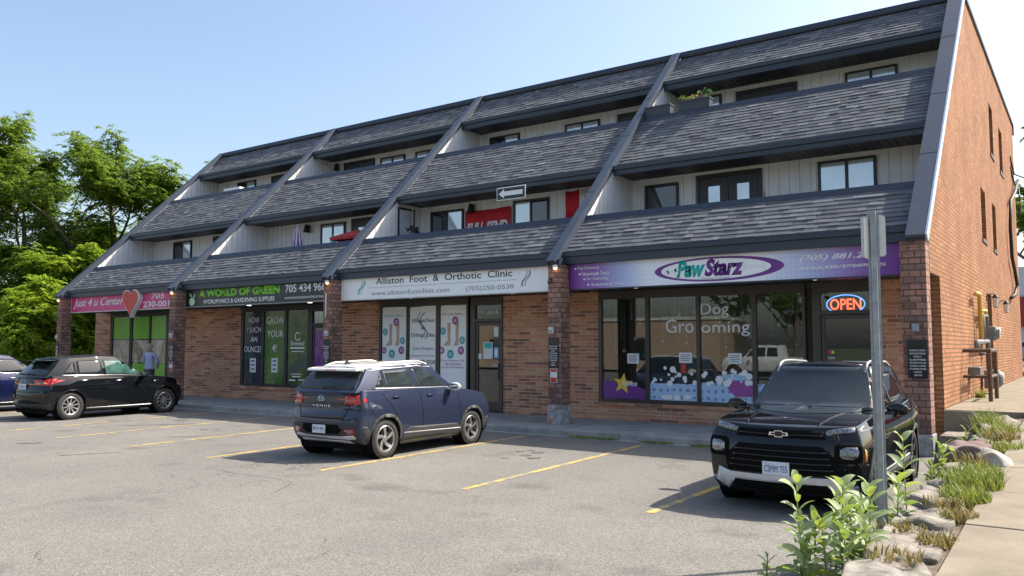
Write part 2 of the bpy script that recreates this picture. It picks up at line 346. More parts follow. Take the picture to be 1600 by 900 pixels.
# --- mansard bands
def shingles(mb, x0, x1, y0, y1):
    L0 = math.hypot(y1-y0, (y1-y0)*TAN); rows = max(1, round(L0/.138)); rl = L0/rows
    n = Vector((0, -SIN, COS)); d = Vector((0, COS, SIN)); org = Vector((0, y0, P(y0, .2)))
    mb.add([org+Vector((x0,0,0))-n*.1, org+Vector((x1,0,0))-n*.1, org+Vector((x1,0,0))+d*L0-n*.004, org+Vector((x0,0,0))+d*L0-n*.004, org+Vector((x0,0,0))-n*.004, org+Vector((x1,0,0))-n*.004],
           [(0,1,5,4), (4,5,2,3)], col=.1)
    for r in range(rows):
        x = x0; s0 = r*rl; s1 = s0+rl*1.03 if r < rows-1 else L0
        while x < x1:
            wd = rnd.choice((.14, .18, .24, .30, .36)); xb = min(x1, x+wd)
            if x1-xb < .05: xb = x1
            t = rnd.choice((.013, .015, .017, .023)); tone = min(1, max(0, rnd.gauss(.5, .19)))
            so = rnd.uniform(-.004, .004)
            a = org+d*(s0+so)+n*t; b = org+d*s1+n*.004; c = org+d*(s0+so)-n*.002
            v = [a+Vector((x,0,0)), a+Vector((xb,0,0)), b+Vector((xb,0,0)), b+Vector((x,0,0)), c+Vector((x,0,0)), c+Vector((xb,0,0))]
            mb.add(v, [(0,1,2,3), (4,0,3), (5,2,1)], col=tone); mb.add([v[4], v[5], v[1], v[0]], [(0,1,2,3)], col=.02)  # lower butt face coloured near black to paint in its shade
            x = xb
BANDS = [(.36, 1.24), (2.76, 4.38), (5.80, 6.90)]
FASC = [(.22, 3.60, 3.87), (2.60, 6.02, 6.235), (5.64, 8.94, 9.19)]
WALLY = [None, 3.67, 6.65]
for k in range(4):
    x0, x1 = FX[k]+PWK(k)+.013 , FX[k+1]-.013
    for b, (ya, yb_) in enumerate(BANDS):
        mb = MB(); shingles(mb, x0, x1, ya, yb_); band = mb.build('shingle_band', M['shingle'], bld, colors=True)
        fy, z0, z1 = FASC[b]; fa = MB()
        fa.box(x0, x1, fy, fy+.1, z0, z1-.10); fa.box(x0, x1, fy-.045, fy+.12, z1-.10, z1-.02); fa.box(x0, x1, fy-.02, ya+.03, z1-.02, z1+.015)
        fa.build('fascia', M['metal_dark'], band, bevel=.006)
        cp = MB()
        if b < 2:
            zt = P(yb_, .2)
            cp.prism([(yb_-.085, P(yb_-.085, .2)+.035), (yb_-.075, P(yb_-.085, .2)-.02), (yb_+.3, zt-.02), (yb_+.3, zt+.075), (yb_+.0, zt+.075)], 'x', x0, x1)
            cp.build('coping', M['metal_dark'], band)
            # inner face of the parapet and terrace deck
            iw = MB(); iw.box(x0, x1, yb_+.2, yb_+.3, 3.72 if b == 0 else 6.32, zt-.022); iw.build('parapet_inner_wall', M['siding'], band)
        else:
            cp.prism([(yb_-.16, P(yb_-.16, .2)+.145), (yb_-.14, P(yb_-.16, .2)+.10), (yb_, P(yb_, .2)-.03), (yb_+.3, P(yb_, .2)-.03), (yb_+.3, H+.055), (yb_-.10, H+.055)], 'x', x0, x1)
            cp.build('ridge_coping', M['metal_dark'], band)
    # storefront ceiling
    so = MB(); n = int((x1-x0)/.16)
    so.box(x0, x1, .36, YS-.003, 3.10, 3.16)
    for i in range(n): so.box(x0+i*(x1-x0)/n+.008, x0+(i+1)*(x1-x0)/n-.008, .36, YS-.003, 3.07, 3.10)
    so.build('entry_soffit', M['soffit'], bld)
    # terrace soffits (sloping up to the wall) with their slats
    for b in (1, 2):
        fy, z0, z1 = FASC[b]; wy = WALLY[b]; zi = 6.055 if b == 1 else 8.985
        so = MB(); n = int((x1-x0)/.16)
        so.prism([(fy+.101, zi+.02), (wy-.003, zi+.02), (wy-.003, zi+.12), (fy+.101, zi+.12)], 'x', x0, x1)
        for i in range(n): so.prism([(fy+.101, zi), (wy-.003, zi), (wy-.003, zi+.019), (fy+.101, zi+.019)], 'x', x0+i*(x1-x0)/n+.007, x0+(i+1)*(x1-x0)/n-.007)
        so.build('terrace_soffit', M['soffit'], bld)
# terrace decks, roof and hidden core
core = MB(); core.box(FX[0], 0, .45, 3.66, 3.45, 3.72); core.box(FX[0], -.001, 2.8, 6.63, 6.2, 6.32)
core.box(FX[0]+.02, -.003, D+.31, YB-.02, 9.9, 10.1); core.box(FX[0]+.02, -.003, YB-.3, YB-.02, -.2, H-.1); core.box(-29.49, FX[0]+.02, YS+.21, YB-.1, -.2, 3.58); core.box(FX[0]+.001, FX[0]+.25, D+.01, YB, 3.6, H-.06)
core.build('rear_structure', M['roofing'], bld)
# --- terrace walls with board siding, and their windows and doors
def terrace_wall(k, lvl, openings):
    y = WALLY[lvl]; z0, z1 = (3.72, 6.19) if lvl == 1 else (6.32, 9.12)
    x0, x1 = FX[k]+PWK(k)-.02, FX[k+1]+.02
    mb = MB(); mb.box(x0, x1, y+.02, y+.14, z0, z1); n = int((x1-x0)/.235); st = (x1-x0)/n
    for i in range(n):
        a, b = x0+i*st+.010, x0+(i+1)*st-.010; segs = [(z0, z1)]
        for (o0, o1, oz0, oz1) in openings:
            if b > o0-.05 and a < o1+.05:
                if a < o0-.05: mb.box(a, o0-.05, y, y+.02, z0, z1); a = o0-.05
                if b > o1+.05: mb.box(o1+.05, b, y, y+.02, z0, z1); b = o1+.05
                segs = [(z0, oz0-.05), (oz1+.05, z1)] if oz0 > z0+.1 else [(oz1+.05, z1)]
        for s0, s1 in segs:
            if b > a+.004: mb.box(a, b, y, y+.02, s0, s1)
    return mb.build('terrace_wall', M['siding'], bld)
def frame_box(f, x0, x1, z0, z1, y0, y1, t, m=0):
    f.box(x0, x1, y0, y1, z1-t, z1, m); f.box(x0, x1, y0, y1, z0, z0+t, m); f.box(x0, x0+t, y0, y1, z0+t, z1-t, m); f.box(x1-t, x1, y0, y1, z0+t, z1-t, m)
def win(y, x0, x1, z0, z1, lights=2, panes=('glass_blind', 'glass_blind'), name='window', t=.06):
    f = MB(); frame_box(f, x0, x1, z0, z1, y-.045, y+.018, t); wd = (x1-x0-2*t)
    xs = [x0+t+i*wd/lights for i in range(lights+1)]
    for q in xs[1:-1]: f.box(q-.035, q+.035, y-.04, y+.018, z0+t, z1-t)
    fr = f.build(name, M['frame'], bld, bevel=.004)
    for i in range(lights):
        a, b = xs[i]+(.035 if i else 0), xs[i+1]-(.035 if i < lights-1 else 0)
        MB().box(a, b, y-.018, y-.012, z0+t, z1-t).build('pane', M[panes[i % len(panes)]], fr)
        if i % 2 == 0 and panes[i % len(panes)] == 'glass_dark':   # half drawn curtain just behind the glass
            pass
    return fr
def ddoor(y, x0, x1, z1, z0, n=2):
    f = MB(); frame_box(f, x0, x1, z0, z1, y-.05, y+.018, .09); wd = (x1-x0-.18)/n
    fr = f.build('terrace_door', M['frame'], bld, bevel=.004)
    for i in range(n):
        a = x0+.09+i*wd; l = MB(); frame_box(l, a+.01, a+wd-.01, z0+.1, z1-.10, y-.035, y+.01, .2)
        lf = l.build('door_leaf', M['frame'], fr); MB().box(a+.21, a+wd-.21, y-.02, y-.012, z0+.3, z1-.30).build('pane', M['glass_blind'], fr)
    return fr
L2 = {3: [('w', -6.70, -5.79, 4.85, 5.88, 1, ('glass_dark',)), ('d', -5.31, -3.69, 3.74, 5.97), ('w', -2.41, -1.18, 4.85, 5.94, 2, ('glass_blind',))],
      2: [('w', -13.90, -12.63, 4.85, 5.88, 2, ('glass_dark', 'glass_blind')), ('w', -10.81, -9.62, 4.85, 5.91, 2, ('glass_blind', 'glass_dark'))],
      1: [('w', -18.83, -17.65, 4.85, 5.93, 2, ('glass_blind',)), ('d', -17.34, -15.7, 3.74, 5.98)],
      0: [('w', -27.47, -26.26, 4.85, 5.95, 2, ('glass_dark', 'glass_blind')), ('d', -24.85, -23.2, 3.74, 5.98)]}
L3 = {3: [('w', -6.56, -5.76, 7.75, 8.88, 1, ('glass_blind',)), ('d', -5.34, -3.67, 6.34, 8.85), ('w', -2.45, -1.20, 7.75, 8.83, 2, ('glass_blind',))],
      2: [('w', -13.88, -12.67, 7.75, 8.82, 2, ('glass_dark', 'glass_blind')), ('w', -10.91, -9.66, 7.75, 8.80, 2, ('glass_blind',)), ('d', -9.04, -7.45, 6.34, 8.82)],
      1: [('d', -20.93, -19.31, 6.34, 8.86), ('w', -18.98, -17.76, 7.75, 8.80, 2, ('glass_blind',)), ('w', -17.23, -16.0, 7.75, 8.80, 2, ('glass_blind', 'glass_dark'))],
      0: [('w', -27.51, -26.29, 7.75, 8.86, 2, ('glass_dark', 'glass_blind')), ('d', -25.25, -23.6, 6.34, 8.87)]}
for lvl, TBL in ((1, L2), (2, L3)):
    for k, items in TBL.items():
        ops = []
        for it in items:
            if it[0] == 'w': ops.append((it[1], it[2], it[3], it[4])); win(WALLY[lvl], *it[1:5], lights=it[5], panes=it[6])
            else: ops.append((it[1], it[2], it[3], it[4])); ddoor(WALLY[lvl], it[1], it[2], it[4], it[3])
        terrace_wall(k, lvl, ops)
# extra window in the fin beside the second terrace of the third bay
f = MB(); f.box(-14.33, -14.292, 2.62, 3.35, 4.9, 5.95); fw = f.build('fin_window', M['frame'], bld)
MB().box(-14.2918, -14.286, 2.68, 3.29, 4.96, 5.89).build('pane', M['glass_blind'], fw)
# --- brick pillars under the fins
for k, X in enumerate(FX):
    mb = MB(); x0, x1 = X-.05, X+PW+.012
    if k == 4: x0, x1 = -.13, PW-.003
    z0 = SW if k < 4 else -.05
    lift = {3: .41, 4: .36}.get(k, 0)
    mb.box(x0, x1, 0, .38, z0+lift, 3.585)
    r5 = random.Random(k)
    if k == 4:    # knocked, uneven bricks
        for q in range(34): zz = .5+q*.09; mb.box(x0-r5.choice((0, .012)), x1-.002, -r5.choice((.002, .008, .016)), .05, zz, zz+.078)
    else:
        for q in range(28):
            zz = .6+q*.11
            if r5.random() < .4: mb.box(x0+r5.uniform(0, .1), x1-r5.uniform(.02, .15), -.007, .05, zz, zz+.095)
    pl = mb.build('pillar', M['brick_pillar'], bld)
    if lift:
        b = MB(); b.box(x0-.02, x1+.02, -.02, .40, z0, z0+lift)
        if k == 3:
            b.box(x0+.01, x0+.13, -.027, 0, .16, .23, 1); b.box(x0-.03, x0+.1, -.03, .1, .10, .155, 1); b.box(x0+.08, x0+.15, -.026, 0, .37, .44, 1)
            for q in range(9): u = r5.uniform(x0, x1-.1); v_ = r5.uniform(.14, .42); b.box(u, u+r5.uniform(.05, .1), -.024, 0, v_, v_+r5.uniform(.03, .07))
        b.build('plinth', [mat('crumbling_plaster', (.34,.35,.34), .9, var=.3, scale=9, bump=1, bscale=30, col2=(.18,.15,.13)), M['brick_front']], pl, bevel=.008)
    MB().box(X-.04, X+PW+.02, -.05, .36, 3.587, 3.70).build('beam_end', M['metal_dark'], pl)
# --- storefront wall: brick fields and plinths
sf = MB()
def bf(x0, x1, z0=-.1, z1=3.12): sf.box(x0, x1, YS, YS+.2, z0, z1)
bf(-.80, -.003); bf(-9.84, -7.05); bf(-16.20, -14.22); bf(-24.05, -20.55); bf(-29.72, -28.62)
bf(-7.05, -2.20, -.1, .50); bf(-14.22, -10.86, -.1, .50); bf(-20.55, -17.12, -.1, .52); bf(-28.62, -24.76, -.1, .45)
for x0, x1 in ((-7.02, -2.22), (-14.2, -10.9), (-20.53, -17.14), (-28.6, -24.8)): sf.box(x0, x1, YS-.035, YS-.001, .415, .49)
sf.box(-29.72, -29.5, YS+.2, YB, -.1, 3.6)
sf.build('shopfront_brick_wall', M['brick_front'], bld)
# --- shop windows
PATHS = {}
def shopwin(x0, x1, z0, z1, muls, m='frame', glass='glass', ym=YS):
    f = MB(); t = .075
    f.box(x0-.09, x1+.06, ym-.03, ym+.14, z1, 3.09)          # head beam
    f.box(x0-.09, x1+.06, ym-.05, ym+.12, z0-.07, z0); f.box(x0-.09, x0, ym-.03, ym+.12, z0, z1); f.box(x1, x1+.06, ym-.03, ym+.12, z0, z1)
    for a, b in muls: f.box(a, b, ym-.03, ym+.09, z0, z1)
    fr = f.build('shop_window', M[m], bld, bevel=.005)
    xs = [x0]+[q for ab in muls for q in ab]+[x1]
    for i in range(0, len(xs), 2): MB().box(xs[i], xs[i+1], ym+.01, ym+.016, z0, z1).build('pane', M[glass], fr)
    return fr
w4 = shopwin(-6.95, -2.31, .575, 2.89, [(-5.83, -5.73), (-4.60, -4.51), (-3.36, -3.26)], 'frame_brown')
w3 = shopwin(-14.12, -11.02, .575, 2.90, [(-13.16, -13.06), (-12.08, -11.94)], 'frame_brown')
w2 = shopwin(-20.38, -17.25, .60, 2.91, [(-19.46, -19.33), (-18.33, -18.20)])
w1 = shopwin(-28.39, -24.82, .55, 2.91, [(-27.22, -27.04), (-25.93, -25.81)])
def shopdoor(x0, x1, m='frame_brown', zt=2.42, hinge=1, glass='glass'):
    f = MB(); y = YS
    f.box(x0-.16, x0, y-.03, y+.12, SW, 3.09); f.box(x1, x1+.05, y-.03, y+.12, SW, 3.09); f.box(x0, x1, y-.03, y+.12, 2.86, 3.09); f.box(x0, x1, y-.03, y+.1, zt, zt+.08); f.box(x0, x1, y-.03, y+.1, SW, SW+.03)
    fr = f.build('shop_door_frame', M[m], bld, bevel=.004)
    MB().box(x0, x1, y+.01, y+.016, zt+.08, 2.86).build('transom_pane', M[glass], fr)
    l = MB(); frame_box(l, x0+.01, x1-.01, SW+.04, zt-.01, y-.01, y+.04, .075); l.box(x0+.085, x1-.085, y-.01, y+.04, SW+.115, SW+.28)
    lf = l.build('shop_door', M[m], bld, bevel=.004)
    MB().box(x0+.085, x1-.085, y+.012, y+.018, SW+.28, zt-.085).build('pane', M[glass], lf)
    hx = x1-.05 if hinge > 0 else x0+.05
    h = MB(); h.box(hx-.015, hx+.015, y-.07, y-.05, .95, 1.35); h.box(hx-.01, hx+.01, y-.05, y-.01, .97, .99); h.box(hx-.01, hx+.01, y-.05, y-.01, 1.31, 1.33); h.build('door_handle', M['black'], lf)
    return fr, lf
dr4 = shopdoor(-1.95, -.88); dr3 = shopdoor(-10.72, -9.89); dr2 = shopdoor(-17.03, -16.25, 'frame'); dr1 = shopdoor(-24.62, -24.10, 'frame', 2.3)
# --- interiors behind the glass
rm = {'tan_wall': mat('interior_wall', (.42,.36,.30), .9), 'floor': mat('interior_floor', (.25,.24,.22), .5), 'ceil': mat('interior_ceiling', (.6,.6,.58), .9)}
for i, (a, b) in enumerate(((-7.15, -.003), (-16.15, -7.25), (-24.05, -16.25), (-29.5, -24.15))):
    r = MB(); r.box(a, b, 6.2, 6.3, 0, 3.2); r.box(a, a+.04, YS+.21, 6.2, 0, 3.2); r.box(b-.04, b, YS+.21, 6.2, 0, 3.2)
    ro = r.build('interior_walls', rm['tan_wall'], bld)
    MB().box(a, b, YS+.2, 6.3, 0, SW).build('interior_floor', rm['floor'], ro); MB().box(a, b, YS+.2, 6.3, 3.13, 3.2).build('interior_ceiling', rm['ceil'], ro)
# ------------------------------------------------------------------ ground
def sheet(name, pts, z, m, thick=0, zs=None):
    v = [(x, y, z if zs is None else zs[i]) for i, (x, y) in enumerate(pts)]
    mb = MB(); mb.add(v, [tuple(range(len(v)))]); o = mb.build(name, m); return tag(o, kind='structure')
sheet('ground', [(-900, -900), (900, -900), (900, 900), (-900, 900)], -.30, mat('far_ground', (.09,.11,.05), .95, var=.3, scale=.3))
lot = sheet('parking_lot', [(-75, -34), (14, -34), (14, -14.6), (1.28, -9.3), (1.28, 2.2), (-3.0, -.9), (-75, -.9)], LOT, M['asphalt'])
# painted stall lines
LN = [((-1.55, -6.93), (-1.57, -1.6)), ((-4.16, -6.95), (-4.42, -1.25)), ((-6.90, -6.90), (-7.10, -1.2)), ((-9.50, -6.99), (-9.75, -1.3)), ((-12.02, -6.88), (-12.35, -1.3)), ((-14.55, -6.98), (-15.1, -1.2)), ((-16.9, -6.96), (-17.6, -1.2)), ((-19.35, -6.95), (-20.1, -1.2)), ((-21.8, -6.95), (-22.6, -1.2)), ((-24.3, -6.95), (-25.1, -1.2)), ((-26.8, -6.95), (-27.6, -1.2))]
for (a, b) in LN:
    d = Vector((b[0]-a[0], b[1]-a[1], 0)).normalized(); n = Vector((-d.y, d.x, 0))*.05
    mb = MB(); steps = 14; rr = random.Random(int(a[0]*10)); vs_ = []
    for i in range(steps+1):
        p = Vector((a[0], a[1], 0)).lerp(Vector((b[0], b[1], 0)), i/steps); j = rr.uniform(.9, 1.08)
        vs_ += [p+n*j+Vector((0, 0, LOT+.004)), p-n*j+Vector((0, 0, LOT+.004))]
    mb.add(vs_, [(2*i+1, 2*i+3, 2*i+2, 2*i) for i in range(steps)]); tag(mb.build('parking_line', M['line']), kind='structure')
# dark tar patches on the cracks
tar = mat('tar', (.045,.045,.045), .7)
for (x0, y0, x1, y1, w_) in ((-16.2, -5.0, -14.9, -3.4, .035), (-17.6, -4.3, -17.2, -3.8, .04), (-12.9, -5.6, -11.8, -4.3, .02), (-11.8, -8.3, -11.3, -7.4, .02), (-14.2, -7.9, -13.9, -7.5, .05)):
    a, b = Vector((x0, y0, 0)), Vector((x1, y1, 0)); n = (b-a).normalized().cross(Vector((0, 0, 1))); mb = MB(); rr = random.Random(int(x0*7)); vs_ = []
    for i in range(13): p = a.lerp(b, i/12)+n*rr.uniform(-.03, .03); ww = w_*rr.uniform(.4, 1.2)*(1 if 0 < i < 12 else .1); vs_ += [p+n*ww+Vector((0,0,LOT+.004)), p-n*ww+Vector((0,0,LOT+.004))]
    mb.add(vs_, [(2*i, 2*i+2, 2*i+3, 2*i+1) for i in range(12)]); tag(mb.build('tar_seam', tar), kind='structure')
# oil drips in the stalls and long hairline cracks
oil = mat('old_oil_stain', (.125,.12,.112), .7, var=.3, scale=9)
ro = random.Random(6)
for i, (cx, cy, n_) in enumerate(((-5.6, -3.4, 7), (-13.4, -3.6, 5), (-16.2, -3.2, 5))):
    mb = MB()
    for q in range(n_):
        x, y, r = cx+ro.gauss(0, .28), cy+ro.gauss(0, .45), ro.uniform(.03, .12); k = 12; z = LOT+.0045+.0006*q
        mb.add([(x+r*math.cos(2*math.pi*j/k)*ro.uniform(.7, 1.2), y+r*math.sin(2*math.pi*j/k)*ro.uniform(.7, 1.2), z) for j in range(k)], [tuple(range(k))])
    tag(mb.build('oil_stain', oil), kind='structure')
for i in range(6):
    x, y = ro.uniform(-20, 0), ro.uniform(-11.5, -3.5); a = ro.uniform(-.6, .6)+(math.pi/2 if i % 3 == 0 else 0); mb = MB(); vs_ = []; n_ = ro.randint(14, 30)
    for q in range(n_): a += ro.gauss(0, .28)*.6; x += .12*math.cos(a); y += .12*math.sin(a); ww = ro.uniform(.002, .006)*(1 if 0 < q < n_-1 else .1); vs_ += [(x-ww*math.sin(a), y+ww*math.cos(a), LOT+.004), (x+ww*math.sin(a), y-ww*math.cos(a), LOT+.004)]
    mb.add(vs_, [(2*q+1, 2*q+3, 2*q+2, 2*q) for q in range(n_-1)]); tag(mb.build('asphalt_crack', tar), kind='structure')
# walkway in front of the shops with its kerb
mb = MB(); xs = [-40+i*3.05 for i in range(14)]; xs = [x for x in xs if x < -.6]+[-.35]
for a, b in zip(xs[:-1], xs[1:]): mb.box(a+.006, b-.006, -.62, 2.0, -.2, SW)
mb.box(-40, -.35, -.6, 2.0, -.2, SW-.012)
tag(mb.build('walkway', M['concrete'], bevel=.01), kind='structure')
mb = MB(); rk = random.Random(3); x = -40
while x < -1.2:
    b = min(x+rk.uniform(1.6, 2.6), -1.2); mb.box(x+.004, b-.004, -.80-rk.uniform(0, .012), -.63, -.2, SW-rk.uniform(.0, .012)); x = b
tag(mb.build('kerb', M['concrete'], bevel=.018), kind='structure')
mb = MB(); mb.box(-40, -1.0, -1.0, -.81, -.2, LOT+.012); tag(mb.build('gutter_pan', M['concrete']), kind='structure')
# raised side yard, steps
mb = MB(); mb.box(PW+.003, 8, 1.34, 30, -.3, .655); mb.box(PW+.003, .75, 1.30, 1.34, -.3, .64)
tag(mb.build('side_yard_slab', M['concrete_path'], bevel=.01), kind='structure')
mb = MB(); mb.box(-.34, 1.28, .62, 1.79, -.2, .07)
tag(mb.build('landing', M['concrete']), kind='structure')
st = empty('concrete_steps', (.8, 1.0, 0), 0, 'two worn concrete steps at the foot of the raised side walk', 'steps')
for a in ((-.47, -.02, -.75, .32, -.05, .29), (-.0, .40, -.55, .34, -.05, .47)):
    m_ = MB(); m_.box(*a); m_.build('step', M['old_concrete'], st, bevel=.02)
# public path at the right: slabs climbing gently
def pz(y): return .12+(y+14)*.0335 if y < 2 else .656+(y-2)*.004
mb = MB(); y = -20.0; rk = random.Random(8)
while y < 24:
    y2 = y+1.55; zz = lambda q: pz(q)
    xl0, xl1 = 1.62 if y < -9 else 1.62-(y+9)*.008, 1.62 if y2 < -9 else 1.62-(y2+9)*.008
    dz = rk.uniform(-.006, .006)
    for (xa0, xa1, xb) in ((xl0, xl1, 3.05), (3.07, 3.07, 4.6)):
        v = [(xa0, y+.01, zz(y)+dz), (xb, y+.01, zz(y)+dz), (xb, y2-.01, zz(y2)+dz), (xa1, y2-.01, zz(y2)+dz)]
        v += [(p[0], p[1], p[2]-.14) for p in v]
        mb.add(v, [(0,1,2,3), (7,6,5,4), (4,5,1,0), (5,6,2,1), (6,7,3,2), (7,4,0,3)])
    y = y2
tag(mb.build('sidewalk', M['concrete_path'], bevel=.008), kind='structure')
mb = MB(); mb.add([(1.05, -20, pz(-20)-.05), (1.7, -20, pz(-20)-.05), (1.7, 2, pz(2)-.06), (1.05, 2, pz(2)-.12)], [(0,1,2,3)]); mb.add([(4.6, -22, .0), (60, -22, 0), (60, 60, .4), (4.6, 60, .6)], [(0,1,2,3)])
tag(mb.build('verge_soil', M['soil']), kind='structure')
mb = MB(); mb.box(8, 60, 20, 60, .1, .66); mb.box(-12, 60, 30, 90, .1, .62); tag(mb.build('rear_yard', M['asphalt']), kind='structure')
# ------------------------------------------------------------------ shop signs
YG = .34
def flat(name, col, rough=.45, **k): return mat(name, col, rough, var=.03, **k)
C_ = dict(magenta=flat('magenta_sign_face', (.60,.055,.20)), white=flat('white_lettering', (.82,.82,.82)), black=flat('black_sign_face', (.012,.014,.014), .35), green=flat('lime_lettering', (.22,.62,.03)),
          pale=flat('pale_sign_face', (.88,.90,.90), .4), ink=flat('dark_ink', (.03,.04,.045)), grey=flat('grey_ink', (.16,.18,.2)), teal=flat('teal', (.02,.42,.38)), purple=flat('purple', (.16,.03,.24)),
          red=flat('red_panel', (.55,.03,.02), .4), tan=flat('tan', (.42,.24,.12)), yellow=flat('yellow', (.8,.55,.04)), sky=flat('soft_blue', (.35,.55,.75)), paper=flat('paper', (.72,.74,.74), .7), skin=flat('skin_print', (.55,.38,.28)), plum=flat('plum', (.32,.07,.30)), tealc=flat('teal_circle', (.05,.36,.42)))
def disc(mb, cx, cz, rx, rz, y0, y1, n=40, m=0, rot=0):
    c, s = math.cos(rot), math.sin(rot)
    mb.prism([(cx+rx*math.cos(2*math.pi*i/n)*c-rz*math.sin(2*math.pi*i/n)*s, cz+rx*math.cos(2*math.pi*i/n)*s+rz*math.sin(2*math.pi*i/n)*c) for i in range(n)], 'y', y0, y1, m)
def signbox(x0, x1, z0, z1, face, label, frame='galv'):
    e = empty('shop_sign', ((x0+x1)/2, YG, z0), 0, label, 'shop sign', 'fascia signs above the four shops'); ox = Vector((-(x0+x1)/2, -YG, -z0))
    b = MB(); b.box(x0, x1, YG+.01, YG+.15, z0, z1); frame_box(b, x0, x1, z0, z1, YG-.006, YG+.01, .025); fr = b.build('sign_case', M[frame] if frame in M else frame, e); fr.location = ox
    p = MB(); p.box(x0+.026, x1-.026, YG, YG+.009, z0+.026, z1-.026); pn = p.build('sign_face', face, e); pn.location = ox
    return e, ox
class At:   # lettering helper bound to one sign
    def __init__(s, e, ox): s.e, s.ox, s.y = e, ox, YG-.003
    def t(s, body, x0, x1, z0, z1, m, **k): o = text(body, x0, x1, z0, z1, s.y, m, s.e, depth=.003, **k); o.location = s.ox; return o
    def mesh(s, mb, name, m, **k): o = mb.build(name, m, s.e, **k); o.location = s.ox; return o
# 1 magenta
e, ox = signbox(-28.76, -21.56, 3.04, 3.66, C_['magenta'], 'magenta shop sign with white script and a large red heart', 'offwhite'); S = At(e, ox)
S.t('Just 4 u Center', -28.6, -25.12, 3.16, 3.56, C_['white'], shear=.35, bold=.012)
S.t('705', -23.45, -22.68, 3.385, 3.60, C_['white'], bold=.02); S.t('230-001', -23.93, -22.38, 3.11, 3.32, C_['white'], bold=.02)
hm = MB(); pts = []
for i in range(60):
    t = 2*math.pi*i/60; pts.append((16*math.sin(t)**3/16, (13*math.cos(t)-5*math.cos(2*t)-2*math.cos(3*t)-math.cos(4*t))/16))
hc = MB(); hc.prism([(-24.44+p[0]*.50, 3.34+p[1]*.53) for p in pts], 'y', .17, .335); S.mesh(hc, 'heart_case', C_['white'])
hf = MB(); hf.prism([(-24.44+p[0]*.46, 3.34+p[1]*.49) for p in pts], 'y', .155, .169); S.mesh(hf, 'heart_face', C_['red'])
# 2 black and green
e, ox = signbox(-21.50, -14.40, 3.04, 3.66, C_['black'], 'black shop sign with lime green and white capitals'); S = At(e, ox)
S.t('A WORLD OF GREEN', -20.75, -16.82, 3.33, 3.59, C_['green'], bold=.05); S.t('HYDROPONICS & GARDENING SUPPLIES', -20.5, -17.05, 3.125, 3.265, C_['white'], bold=.02)
S.t('705 434 966', -16.58, -14.86, 3.335, 3.585, C_['white'], bold=.025); S.t('AWORLDOFGREENHYDROPONICS', -16.6, -14.86, 3.15, 3.215, C_['white'])
fm = MB(); disc(fm, -21.12, 3.22, .15, .13, YG-.004, YG-.001, 24); disc(fm, -21.02, 3.39, .10, .028, YG-.004, YG-.001, 14, rot=.9); disc(fm, -21.2, 3.43, .09, .026, YG-.004, YG-.001, 14, rot=2.3)
S.mesh(fm, 'fruit_emblem', flat('pale_green_print', (.5,.72,.45)))
# 3 white clinic
e, ox = signbox(-14.30, -7.30, 3.025, 3.66, C_['pale'], 'white clinic sign with thin dark lettering between two curled emblems', 'offwhite'); S = At(e, ox)
S.t('Alliston  Foot  &  Orthotic  Clinic', -12.93, -8.52, 3.42, 3.59, C_['ink'], bold=.008); S.t('www.allistonfootclinic.com', -13.1, -10.42, 3.13, 3.25, C_['grey']); S.t('(705)250-0530', -9.9, -8.48, 3.10, 3.24, C_['grey'])
lm = MB(); lm.box(-13.2, -8.38, YG-.004, YG-.001, 3.335, 3.343); S.mesh(lm, 'rule_line', C_['grey'])
for cx in (-13.46, -8.13):
    c = MB()
    for off in (-.05, .0, .05):
        pts = [(cx+off+.07*math.sin(t*1.1)*(.6 if off else 1)+.02*t, YG-.003, 3.18+(t+2.6)*.068) for t in [-2.6+i*.26 for i in range(21)]]; c.tube(pts, .008, 5)
    c.tube([(cx-.14+.05*math.sin(t), YG-.003, 3.17+.03*t) for t in [i*.4 for i in range(8)]], .006, 5); S.mesh(c, 'curled_emblem', C_['tealc'] if cx < -10 else C_['grey'])
